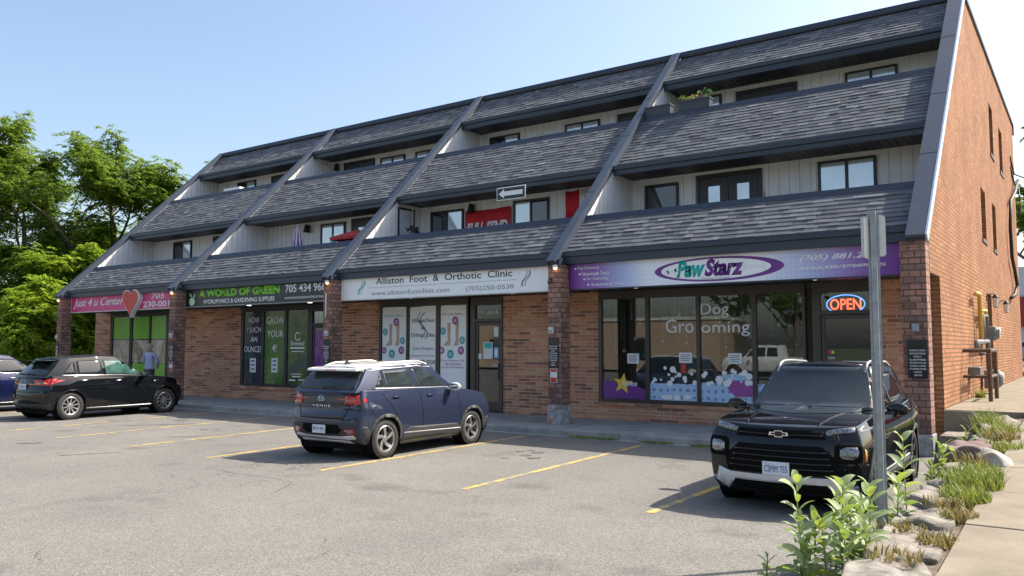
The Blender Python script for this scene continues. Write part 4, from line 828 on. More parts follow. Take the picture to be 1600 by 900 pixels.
for q in range(14): b.obox(Matrix.Translation((rr.uniform(-.14, .14), rr.uniform(-.1, .1), -.62+rr.uniform(-.12, .1))) @ Matrix.Rotation(rr.uniform(0, 3), 4, 'Y') @ Matrix.Rotation(rr.uniform(0, 3), 4, 'X'), .16, .02, .07)
b.build('dark_blades', M['black'], wc)
for i, (x, y, z, lb) in enumerate(((-12.25, 3.64, 5.80, 'above the red banner'), (-19.4, 3.64, 5.80, 'left of the parasol on the second terrace'), (-21.2, 6.6, 8.7, 'on the top terrace above the garden shop'))):
    e = empty('wall_lamp', (x, y, z), 0, 'small black cone wall lamp '+lb, 'wall lamp', 'black cone lamps on the terrace walls'); b = MB(); b.lathe([(.05, .16), (.06, .16), (.12, -.1), (.11, -.1)], 14, Matrix.Translation((0, -.12, 0))); b.box(-.03, .03, -.08, .0, .02, .14); b.build('shade', M['black'], e)
b = MB(); b.tube([(0, 0, -.3), (.03, 0, .12)], .012, 5); o = b.build('stick', M['black'], None); o.location = (-2.96, 1.5, P(1.24, .2)+.12); tag(o, 'short dark stick poking over the lowest terrace edge on the right', 'stick')
# ------------------------------------------------------------------ vehicles
def lerpt(tb, x):
    if x <= tb[0][0]: return tb[0][1]
    for (a, va), (b, vb) in zip(tb[:-1], tb[1:]):
        if x <= b:
            k = (x-a)/(b-a) if b > a else 0; k = k*k*(3-2*k)*.4+k*.6; return va+(vb-va)*k
    return tb[-1][1]
def boxgrid(S, us, ts, ys):
    """closed surface of S(u, t, yf) over the box"""
    idx = {}; v = []; f = []
    def V(i, j, k):
        key = (i, j, k)
        if key not in idx: idx[key] = len(v); v.append(S(us[i], ts[j], ys[k]))
        return idx[key]
    nu, ntt, ny = len(us)-1, len(ts)-1, len(ys)-1
    for i in range(nu):
        for j in range(ntt):
            f.append((V(i,j,0), V(i+1,j,0), V(i+1,j+1,0), V(i,j+1,0))); f.append((V(i+1,j,ny), V(i,j,ny), V(i,j+1,ny), V(i+1,j+1,ny)))
        for k in range(ny):
            f.append((V(i,ntt,k), V(i+1,ntt,k), V(i+1,ntt,k+1), V(i,ntt,k+1))); f.append((V(i+1,0,k), V(i,0,k), V(i,0,k+1), V(i+1,0,k+1)))
    for j in range(ntt):
        for k in range(ny):
            f.append((V(nu,j,k), V(nu,j,k+1), V(nu,j+1,k+1), V(nu,j+1,k))); f.append((V(0,j,k+1), V(0,j,k), V(0,j+1,k), V(0,j+1,k+1)))
    return v, f
def ease_ends(n, e): a = [0, e, 3*e]; m_ = [3*e+(1-6*e)*i/n for i in range(1, n)]; return a+m_+[1-3*e, 1-e, 1]
def subsurfed(v, f, lv=2, holes=None):
    me = bpy.data.meshes.new('x'); me.from_pydata([tuple(p) for p in v], [], f); bm = bmesh.new(); bm.from_mesh(me); bmesh.ops.recalc_face_normals(bm, faces=bm.faces[:]); bm.to_mesh(me); bm.free()
    o = bpy.data.objects.new('x', me); COL.objects.link(o); s = o.modifiers.new('s', 'SUBSURF'); s.levels = lv; s.render_levels = lv; cs = []
    bpy.context.view_layer.update(); solid = bpy.data.meshes.new_from_object(o.evaluated_get(bpy.context.evaluated_depsgraph_get()))
    res = solid
    if holes:
        for h in holes: c = h.build('c', M['black']); c_ = o.modifiers.new('b', 'BOOLEAN'); c_.object = c; c_.solver = 'EXACT'; cs.append(c)
        bpy.context.view_layer.update(); res = bpy.data.meshes.new_from_object(o.evaluated_get(bpy.context.evaluated_depsgraph_get()))
    for c in cs: bpy.data.objects.remove(c)
    bpy.data.objects.remove(o); return solid, res
def carbvh(meshes):
    bm = bmesh.new()
    for m_ in meshes: bm.from_mesh(m_)
    b = BVHTree.FromBMesh(bm); bm.free(); return b
AX = {'left': ((0, 3, 0), (0, -1, 0)), 'right': ((0, -3, 0), (0, 1, 0)), 'front': ((4, 0, 0), (-1, 0, 0)), 'rear': ((-4, 0, 0), (1, 0, 0)), 'top': ((0, 0, 3), (0, 0, -1))}
def panel(bvh, name, pts, axis, m, par, off=.004, step=.07, back=.012, smooth=True):
    """a thin shell that follows the body: 2-D outline pressed onto it along an axis"""
    base, dr = AX[axis]; dr = Vector(dr); bm = bmesh.new()
    def to3(p):
        if axis in ('left', 'right'): return Vector((p[0], 0, p[1]))
        if axis in ('front', 'rear'): return Vector((0, p[0], p[1]))
        return Vector((p[0], p[1], 0))
    bm.faces.new([bm.verts.new(to3(p)) for p in pts]); bmesh.ops.triangulate(bm, faces=bm.faces[:])
    cs = [to3(p) for p in pts]
    for ax in range(3):
        lo, hi = min(c[ax] for c in cs), max(c[ax] for c in cs)
        if hi-lo < step*.8: continue
        n = int((hi-lo)/step)+1; nn = Vector([1 if q == ax else 0 for q in range(3)])
        for q in range(1, n): bmesh.ops.bisect_plane(bm, geom=bm.verts[:]+bm.edges[:]+bm.faces[:], plane_co=nn*(lo+(hi-lo)*q/n), plane_no=nn)
    dead = []; nrm = {}
    for v in bm.verts:
        h = bvh.ray_cast(v.co+Vector(base), dr)
        if h[0] is None: dead.append(v); continue
        n = h[1] if h[1].dot(dr) < 0 else -h[1]; v.co = h[0]+n*off; nrm[v] = n
    if dead: bmesh.ops.delete(bm, geom=dead, context='VERTS')
    if not bm.faces: bm.free(); return None
    bmesh.ops.recalc_face_normals(bm, faces=bm.faces[:])
    av = sum((f.normal*f.calc_area() for f in bm.faces), Vector())
    if av.dot(dr) > 0: bmesh.ops.reverse_faces(bm, faces=bm.faces[:])
    if back:
        be = [e for e in bm.edges if e.is_boundary]; r = bmesh.ops.extrude_edge_only(bm, edges=be)
        bmesh.ops.translate(bm, verts=[g for g in r['geom'] if isinstance(g, bmesh.types.BMVert)], vec=dr*back)
    me = bpy.data.meshes.new(name); bm.to_mesh(me); bm.free(); o = link(name, me, m, par)
    if smooth:
        for p in me.polygons: p.use_smooth = abs(p.normal.dot(dr)) > .25
    return o
def ring(cx, cz, r0, r1, a0, a1, n=22):
    A = [a0+(a1-a0)*i/n for i in range(n+1)]
    return [(cx+r1*math.cos(a), cz+r1*math.sin(a)) for a in A]+[(cx+r0*math.cos(a), cz+r0*math.sin(a)) for a in reversed(A)]
def strip(p, q, w_):
    d = Vector((q[0]-p[0], q[1]-p[1])).normalized(); n = Vector((-d.y, d.x))*w_/2
    return [(p[0]+n.x, p[1]+n.y), (q[0]+n.x, q[1]+n.y), (q[0]-n.x, q[1]-n.y), (p[0]-n.x, p[1]-n.y)]
def rrect(cx, cz, w_, h, r, n=5):
    o = []
    for sx, sz, a0 in ((1, 1, 0), (-1, 1, 90), (-1, -1, 180), (1, -1, 270)):
        for i in range(n+1): a = RAD(a0+90*i/n); o.append((cx+sx*(w_/2-r)+r*math.cos(a), cz+sz*(h/2-r)+r*math.sin(a)))
    return o
def paint(name, col, met=.3, rough=.28, flake=0):
    m = mat(name, col, .45, met, var=.03, coat=1.0, spec=.0); return m
TY = mat('tyre_rubber', (.03,.029,.028), .8, var=.15, bump=.2); PLA = mat('grey_black_plastic', (.035,.035,.036), .65, var=.08); ALU = mat('bright_wheel_alloy', (.55,.54,.52), .3, .85, var=.05); DKA = mat('dark_wheel_alloy', (.05,.05,.05), .4, .6); TAIL = mat('red_tail_lamp', (.42,.012,.012), .12, coat=1, var=.1); LAMP = mat('headlamp_lens', (.16,.17,.18), .10, .5, spec=1, coat=1, var=.62, scale=38); AMB = mat('amber_lens', (.7,.2,.02), .2); SILV = mat('silver_trim', (.58,.58,.59), .35, .25); CHR = mat('chrome', (.75,.75,.76), .08, 1); DKBLK = mat('well_black', (.006,.006,.006), .9, spec=.1); PLW = mat('number_plate_white', (.62,.66,.72), .4); PLT = mat('number_plate_blue', (.05,.08,.25), .4)
def wheel(par, x, y, r, wd, rr_, style, side):
    """side +1: outside faces +y"""
    Mx = Matrix.Translation((x, y, r)) @ Matrix.Rotation(-side*math.pi/2, 4, 'X')    # local z -> outward
    h = wd/2; b = MB(); n = 40
    b.lathe([(rr_-.03, -h+.02), (rr_, -h+.01), (rr_+.02, -h), (r-.025, -h+.005), (r-.006, -h+.03), (r, -h+.06), (r, h-.06), (r-.006, h-.03), (r-.025, h-.006), (rr_+.03, h), (rr_+.006, h-.008), (rr_, h-.015), (rr_-.012, h-.03)], n, Mx)
    # tread blocks
    for i in range(n*2):
        a = math.pi*i/n
        for s in (-1, 1): b.obox(Mx @ Matrix.Rotation(a, 4, 'Z') @ Matrix.Translation((r-.004, 0, s*(h-.045))) @ Matrix.Rotation(s*.3, 4, 'X'), .012, .022, .07)
    w_ = MB()
    w_.lathe([(rr_, h-.012), (rr_-.006, h-.008), (rr_-.022, h-.014), (rr_-.028, h-.05), (rr_-.03, -h+.03)], n, Mx, 0)
    w_.lathe([(rr_-.03, h-.10), (.001, h-.085)], n, Mx, 1)
    w_.lathe([(.001, h-.018), (.028, h-.018), (.033, h-.024), (.06, h-.03), (.065, h-.075)], 20, Mx, 0)
    ns, sw0, sw1, twist = {'ten': (10, .034, .030, 0), 'five': (5, .085, .105, .35), 'fivedark': (5, .06, .075, 0)}[style]
    for i in range(ns):
        a = 2*math.pi*i/ns+.2
        def pt(rad, da, z): return Mx @ Vector((rad*math.cos(a+da), rad*math.sin(a+da), z))
        R1 = rr_-.018; z0, z1 = h-.032, h-.020; segs = []
        for kk in range(5):
            f = kk/4; rad = .045+(R1-.045)*f; hw = (sw0+(sw1-sw0)*f)/2/rad; tw_ = twist*f; segs.append((rad, tw_-hw, tw_+hw, z0+(z1-z0)*f-.012*math.sin(f*math.pi)))
        for (ra, a0, a1, za), (rb_, b0, b1, zb) in zip(segs[:-1], segs[1:]):
            V = [pt(ra, a0, za), pt(ra, a1, za), pt(rb_, b1, zb), pt(rb_, b0, zb), pt(ra, a0, za-.035), pt(ra, a1, za-.035), pt(rb_, b1, zb-.035), pt(rb_, b0, zb-.035)]
            w_.add(V, [(0,1,2,3), (4,5,1,0), (7,3,2,6), (5,6,2,1), (4,0,3,7)], 0)
            if style == 'five':   # two tone: dark pocket along one edge of each spoke
                e0, e1 = a0+(a1-a0)*.72, b0+(b1-b0)*.55; V = [pt(ra, e0, za+.003), pt(ra, a1, za+.003), pt(rb_, b1, zb+.003), pt(rb_, e1, zb+.003)]; w_.add(V, [(0,1,2,3)], 1)
    for i in range(5): a = 2*math.pi*i/5; w_.lathe([(.008, h-.022), (.008, h-.04)], 6, Mx @ Matrix.Translation((.045*math.cos(a), .045*math.sin(a), 0)), 1)
    rim = w_.build('wheel', [DKA if style == 'fivedark' else ALU, DKBLK], par, smooth=False)
    ty = b.build('tyre', TY, rim); md = ty.modifiers.new('e', 'EDGE_SPLIT') if False else None
    for p in ty.data.polygons: p.use_smooth = len(p.vertices) == 4 and p.area > .0006
    if style == 'fivedark':
        br = MB()
        for i in range(5):
            a = 2*math.pi*i/5+.2
            for s in (-1, 1): br.obox(Mx @ Matrix.Rotation(a+s*.12, 4, 'Z') @ Matrix.Translation(((rr_+.05)/2, 0, h-.014)), rr_-.09, .014, .006)
        br.build('bright_spoke_edges', ALU, rim)
    return rim
def car(sp, label, cat, loc, rz, scale, extra=None, group=None):
    root = empty(sp['name'], loc, rz, label, cat, group); root.scale = (scale,)*3
    hw = sp['W']/2; top, bot, wf, plan, greb = sp['top'], sp['bot'], sp['wf'], sp['plan'], sp['gh']
    xF, xR = sp['xf'], sp['xr']
    def S(u, t, yf):
        a = abs(yf); xf = xF-lerpt(sp['rakeF'], t)-sp['bowF']*a**2.6; xr = xR+lerpt(sp['rakeR'], t)+sp['bowR']*a**2.6
        x = xr+u*(xf-xr); zt, zb = lerpt(top, x), lerpt(bot, x); z = zb+(zt-zb)*t+(sp['crown']*(1-a*a) if t > .999 else (sp['crown']*.8*(1-a*a) if t > .94 else 0))
        return Vector((x, yf*hw*lerpt(wf, t)*lerpt(plan, x), z))
    v, f = boxgrid(S, ease_ends(26, .010), [0, .03, .10, .22, .36, .50, .62, .70, .76, .84, .91, .96, .985, 1], [-1, -.97, -.88, -.7, -.45, -.2, 0, .2, .45, .7, .88, .97, 1])
    holes = []
    wl = sp['wheels']; r = sp['r']
    for xw in wl:
        for s in (-1, 1):
            h = MB(); h.lathe([(.001, 0), (r+.045, 0), (r+.045, .4), (.001, .4)], 40, Matrix.Translation((xw, s*(hw-.30), r+.01)) @ Matrix.Rotation(-s*math.pi/2, 4, 'X')); holes.append(h)
    for h in holes:   # close and orient the cutters
        pass
    solid, cutb = subsurfed(v, f, 1, holes)
    g = greb
    def G(u, t, yf):
        a = abs(yf); tt = t**.92; xf = g['f0']+(g['f1']-g['f0'])*tt-g.get('bowf', .12)*a**2; xr = g['r0']+(g['r1']-g['r0'])*tt+g.get('bowr', .06)*a**2
        x = xr+u*(xf-xr); zb = lerpt(g['base'], x); zt = lerpt(g['roof'], x); z = zb+(zt-zb)*t+(.045*(1-a*a) if t > .999 else (.036*(1-a*a) if t > .93 else 0))
        yw = g['w0']+(g['w1']-g['w0'])*(t**1.25); return Vector((x, yf*yw*lerpt(g.get('plan', [(-9, 1)]), x), z))
    v2, f2 = boxgrid(G, ease_ends(16, .014), [0, .06, .25, .45, .65, .82, .93, .975, 1], [-1, -.97, -.86, -.65, -.4, -.15, .15, .4, .65, .86, .97, 1])
    gs, _ = subsurfed(v2, f2, 1)
    body = link('body', cutb, sp['paint'], root); 
    for m_ in (cutb, gs):
        m_.materials.clear(); m_.materials.append(sp['paint']); m_.polygons.foreach_set('use_smooth', [True]*len(m_.polygons)); m_.polygons.foreach_set('material_index', [0]*len(m_.polygons))
    for p in cutb.polygons:
        if p.area > .02 and any(abs(p.center.x-xw) < r+.06 for xw in wl) and abs(p.center.y) < hw-.25: p.use_smooth = False
    try: body.modifiers.new('w', 'WEIGHTED_NORMAL')
    except Exception: pass
    bvh = carbvh([solid, gs])
    cab = link('cabin_shell', gs, sp['paint'], root)
    uc = MB(); uc.box(xR+.25, xF-.25, -hw+.22, hw-.22, .17, .42); uc.build('underbody', DKBLK, root)
    for xw in wl:
        for s in (-1, 1):
            wheel(root, xw, s*(hw-.035-sp['tw']/2), r, sp['tw'], sp['rr'], sp['style'], s)
            q = MB(); q.lathe([(r+.040, 0), (r+.040, .26)], 40, Matrix.Translation((xw, s*(hw-.29), r+.01)) @ Matrix.Rotation(-s*math.pi/2, 4, 'X')); q.lathe([(.001, .004), (r+.040, .004)], 40, Matrix.Translation((xw, s*(hw-.29), r+.01)) @ Matrix.Rotation(-s*math.pi/2, 4, 'X')); q.build('wheel_well', DKBLK, root)
    PM = sp['mats']
    # side panels, both sides (drawn once)
    for name, pts, m_, off in sp['side']:
        for ax in ('left', 'right'): panel(bvh, name, pts, ax, PM.get(m_, m_), root, off)
    for name, pts, m_, off in sp['front']: panel(bvh, name, pts, 'front', PM.get(m_, m_), root, off, step=.06)
    for name, pts, m_, off in sp['rear']: panel(bvh, name, pts, 'rear', PM.get(m_, m_), root, off, step=.06)
    for name, pts, m_, off in sp.get('roof', []): panel(bvh, name, pts, 'top', PM.get(m_, m_), root, off, step=.10)
    # mirrors, handles
    mx, mz = sp['mirror']
    for s in (-1, 1):
        b = MB(); hh = Matrix.Translation((mx, s*(hw+.07), mz)); b.ball((mx, s*(hw+.085), mz), .055, .13, .078, n=10); b.obox(Matrix.Translation((mx+.03, s*(hw-.04), mz-.045)), .07, .2, .035); o = b.build('mirror', sp.get('mirror_m', sp['paint']), root, smooth=True)
        b = MB(); b.obox(Matrix.Translation((mx-.05, s*(hw+.09), mz)), .012, .17, .10); b.build('mirror_glass', CHR, o)
        for hx, hz in sp['handles']:
            hit = bvh.ray_cast(Vector((hx, s*3, hz)), Vector((0, -s, 0)))
            if hit[0]:
                b = MB(); b.ball((hx, hit[0].y+s*.022, hz), .095, .014, .016, n=8); b.obox(Matrix.Translation((hx-.07, hit[0].y+s*.008, hz)), .02, .03, .02); b.obox(Matrix.Translation((hx+.07, hit[0].y+s*.008, hz)), .02, .03, .02); b.build('door_handle', sp.get('handle_m', sp['paint']), root, smooth=True)
    # roof rails
    if sp.get('rails'):
        x0, x1, ry = sp['rails']
        for s in (-1, 1):
            pts = []
            for i in range(13):
                x = x0+(x1-x0)*i/12; hit = bvh.ray_cast(Vector((x, s*ry, 3)), Vector((0, 0, -1))); k = min(1, min(i, 12-i)/2.0); pts.append((x, s*ry, hit[0].z+.004+.042*k))
            b = MB(); b.tube(pts, .017, 8); b.build('roof_rail', sp['rail_m'], root, smooth=True)
    if extra: extra(root, bvh)
    return root
def plate(root, bvh, where, cy, cz, body, m_t=PLT, tilt=0, w_=.30, h=.15):
    base, dr = AX[where]; hit = min((bvh.ray_cast(Vector((base[0], cy+dy, cz+dz)), Vector(dr)) for dy in (-.12, 0, .12) for dz in (-.06, .06)), key=lambda q: q[0].x*(-1 if where == 'front' else 1)); s = 1 if where == 'front' else -1
    x = hit[0].x+s*.012; b = MB(); b.box(x-.006, x+.006, cy-w_/2, cy+w_/2, cz-h/2, cz+h/2); p = b.build('number_plate', PLW, root, bevel=.004)
    t_ = text(body, -w_*.42, w_*.42, -h*.26, h*.22, 0, m_t, p, depth=.002, name='plate_lettering')
    t_.matrix_local = Matrix.Translation((x+s*.0085, cy, cz)) @ Matrix.Rotation(s*math.pi/2, 4, 'Z')
    return p
def badge_text(root, where, x, cy, cz, body, w_, h, m, bold=.02):
    s = 1 if where == 'front' else -1; t_ = text(body, -w_/2, w_/2, -h/2, h/2, 0, m, root, bold=bold, depth=.004, name='badge'); t_.matrix_local = Matrix.Translation((x, cy, cz)) @ Matrix.Rotation(s*math.pi/2, 4, 'Z'); return t_
def hitx(bvh, where, cy, cz): base, dr = AX[where]; return bvh.ray_cast(Vector((base[0], cy, cz)), Vector(dr))[0].x
def hitz(bvh, x, y): return bvh.ray_cast(Vector((x, y, 3)), Vector((0, 0, -1)))[0].z
def mir(pts): return [(-a, b) for a, b in reversed(pts)]
# ---- black crossover facing the camera
BLK = paint('black_car_paint', (.006,.007,.009), 0, .25)
r_ = .345; wl = (1.33, -1.31)
def arch(x, r, w_=.055, extra=.03, a0=-.25, a1=math.pi+.25): return ring(x, r+.01, r+extra, r+extra+w_, a0, a1)
tb = dict(name='parked_car', W=1.81, xf=2.20, xr=-2.20, r=r_, wheels=wl, tw=.225, rr=.235, style='fivedark', paint=BLK, crown=.03,
    top=[(-2.2, 1.02), (-2.1, 1.10), (-1.5, 1.12), (-.5, 1.07), (.6, 1.05), (1.0, 1.055), (1.5, 1.03), (1.9, .985), (2.1, .93), (2.2, .88)],
    bot=[(-2.2, .38), (-1.9, .24), (-1.3, .20), (1.3, .20), (1.9, .20), (2.2, .22)],
    wf=[(0, .90), (.1, .955), (.35, .985), (.62, 1.0), (.72, .995), (.85, .965), (1, .90)],
    plan=[(-2.2, .90), (-1.8, .965), (-1.3, 1.0), (1.2, 1.0), (1.7, .985), (2.0, .95), (2.2, .89)],
    rakeF=[(0, .10), (.12, .02), (.3, .0), (.6, .0), (.8, .02), (1, .10)], bowF=.20, rakeR=[(0, .12), (.2, 0), (.7, .02), (1, .12)], bowR=.16,
    gh=dict(f0=.98, f1=.22, r0=-2.12, r1=-1.72, base=[(-2.2, 1.04), (-.5, 1.02), (1.0, 1.02)], roof=[(-1.8, 1.54), (-1.2, 1.59), (-.3, 1.615), (.2, 1.60), (.5, 1.55)], w0=.80, w1=.605, plan=[(-2.1, .86), (-1.4, .97), (-.6, 1), (.9, .97)]),
    mirror=(.62, 1.10), handles=((-.05, .985), (-1.0, 1.0)), rails=(-1.45, .22, .555), rail_m=mat('satin_rail', (.35,.35,.36), .4, .2), mats={},
    side=[('wheel_arch_trim', arch(wl[0], r_), PLA, .006), ('wheel_arch_trim', arch(wl[1], r_), PLA, .006), ('sill_cladding', [(-.92, .20), (.94, .20), (.94, .36), (-.92, .38)], PLA, .005), ('sill_strip', [(-.85, .405), (.85, .385), (.85, .40), (-.85, .425)], SILV, .008),
          ('side_window', [(-.08, 1.13), (.72, 1.12), (.24, 1.50), (-.12, 1.53)], M['glass_car'], .003), ('side_window', [(-1.14, 1.16), (-.16, 1.13), (-.20, 1.53), (-1.0, 1.51)], M['glass_car'], .003), ('side_window', [(-1.62, 1.22), (-1.22, 1.17), (-1.08, 1.50), (-1.35, 1.42)], M['glass_car'], .003),
          ('door_seam', strip((.82, 1.02), (.86, .42), .010), DKBLK, .002), ('door_seam', strip((-.14, 1.12), (-.16, .42), .010), DKBLK, .002), ('door_seam', strip((-1.15, 1.1), (-.92, .62), .010), DKBLK, .002),
          ('tail_lamp', [(-2.12, .86), (-1.86, .90), (-1.78, .98), (-2.1, 1.0)], TAIL, .006), ('side_marker', [(1.86, .60), (1.93, .60), (1.92, .74), (1.86, .72)], AMB, .005)],
    front=[('windscreen', [(-.74, 1.09), (-.70, 1.07), (0, 1.06), (.70, 1.07), (.74, 1.09), (.565, 1.575), (.5, 1.59), (-.5, 1.59), (-.565, 1.575)], M['screen_car'], .004),
           ('upper_grille', [(-.50, .835), (.50, .835), (.47, .925), (-.47, .925)], DKBLK, .004),
           ('main_grille', [(-.60, .44), (.60, .44), (.64, .60), (.46, .76), (-.46, .76), (-.64, .60)], DKBLK, .003),
           ('lower_intake', [(-.50, .245), (.50, .245), (.56, .335), (-.56, .335)], DKBLK, .004),
           ('skid_plate', [(-.76, .31), (-.62, .225), (-.50, .35), (.50, .35), (.62, .225), (.76, .31), (.71, .47), (.56, .425), (-.56, .425), (-.71, .47)], SILV, .020),
           ('fog_lamp', rrect(.78, .33, .06, .06, .03), LAMP, .008), ('fog_lamp', rrect(-.78, .33, .06, .06, .03), LAMP, .008)]
          + [x for s in (1, -1) for x in (('daytime_lamp', ([(.50, .875), (.86, .93), (.87, .985), (.60, .955), (.49, .925)] if s > 0 else mir([(.50, .875), (.86, .93), (.87, .985), (.60, .955), (.49, .925)])), LAMP, .008),
              ('lamp_surround', rrect(s*.72, .70, .27, .22, .06), DKBLK, .005), ('headlamp', [(s*a, b) for a, b in ((.64, .66), (.66, .64), (.76, .635), (.81, .66), (.82, .72), (.80, .765), (.70, .765), (.64, .74))][::s], LAMP, .012))]
          + [('grille_bar', [(-.57+.02*k, .50+.062*k), (.57-.02*k, .50+.062*k), (.57-.02*k, .515+.062*k), (-.57+.02*k, .515+.062*k)], BLK, .016) for k in range(4)] + [('grille_bar', [(-.47, .865), (.47, .865), (.465, .875), (-.465, .875)], BLK, .014)],
    rear=[('rear_window', [(-.58, 1.14), (.58, 1.14), (.5, 1.44), (-.5, 1.44)], M['glass_car'], .004)],
    roof=[('roof_panel', [(-1.55, -.50), (.12, -.50), (.12, .50), (-1.55, .50)], mat('dark_roof', (.012,.013,.015), .12, coat=1), .003), ('hood_crease', strip((1.0, .50), (2.0, .40), .02), BLK, .008), ('hood_crease', strip((1.0, -.50), (2.0, -.40), .02), BLK, .008)])
def tb_x(root, bvh):
    plate(root, bvh, 'front', -.02, .50, 'CSMM 755')
    x = hitx(bvh, 'front', 0, .88)+.02; b = MB(); b.prism([(-.11, .862), (-.05, .862), (-.04, .842), (.04, .842), (.05, .862), (.11, .862), (.10, .898), (.05, .898), (.04, .918), (-.04, .918), (-.05, .898), (-.10, .898)], 'x', x-.01, x+.006); b.build('badge', CHR, root)
    b = MB(); b.prism([(-.088, .870), (-.042, .870), (-.034, .850), (.034, .850), (.042, .870), (.088, .870), (.08, .890), (.042, .890), (.034, .910), (-.034, .910), (-.042, .890), (-.08, .890)], 'x', x+.006, x+.009); b.build('badge_face', BLK, root)
    for s in (-.25, .35):
        b = MB(); pts = []
        for i in range(8): y = s-.30+.6*i/7; xx = hitx(bvh, 'front', y, 1.095+.012*i/7); pts.append((xx+.012, y, 1.095+.012*i/7))
        b.tube(pts, .008, 5); b.build('wiper', M['black'], root)
car(tb, 'black crossover parked nose out behind the sign post', 'car', (-.40, -4.0, LOT), RAD(-89.0), .985, tb_x, 'cars parked outside the shops')
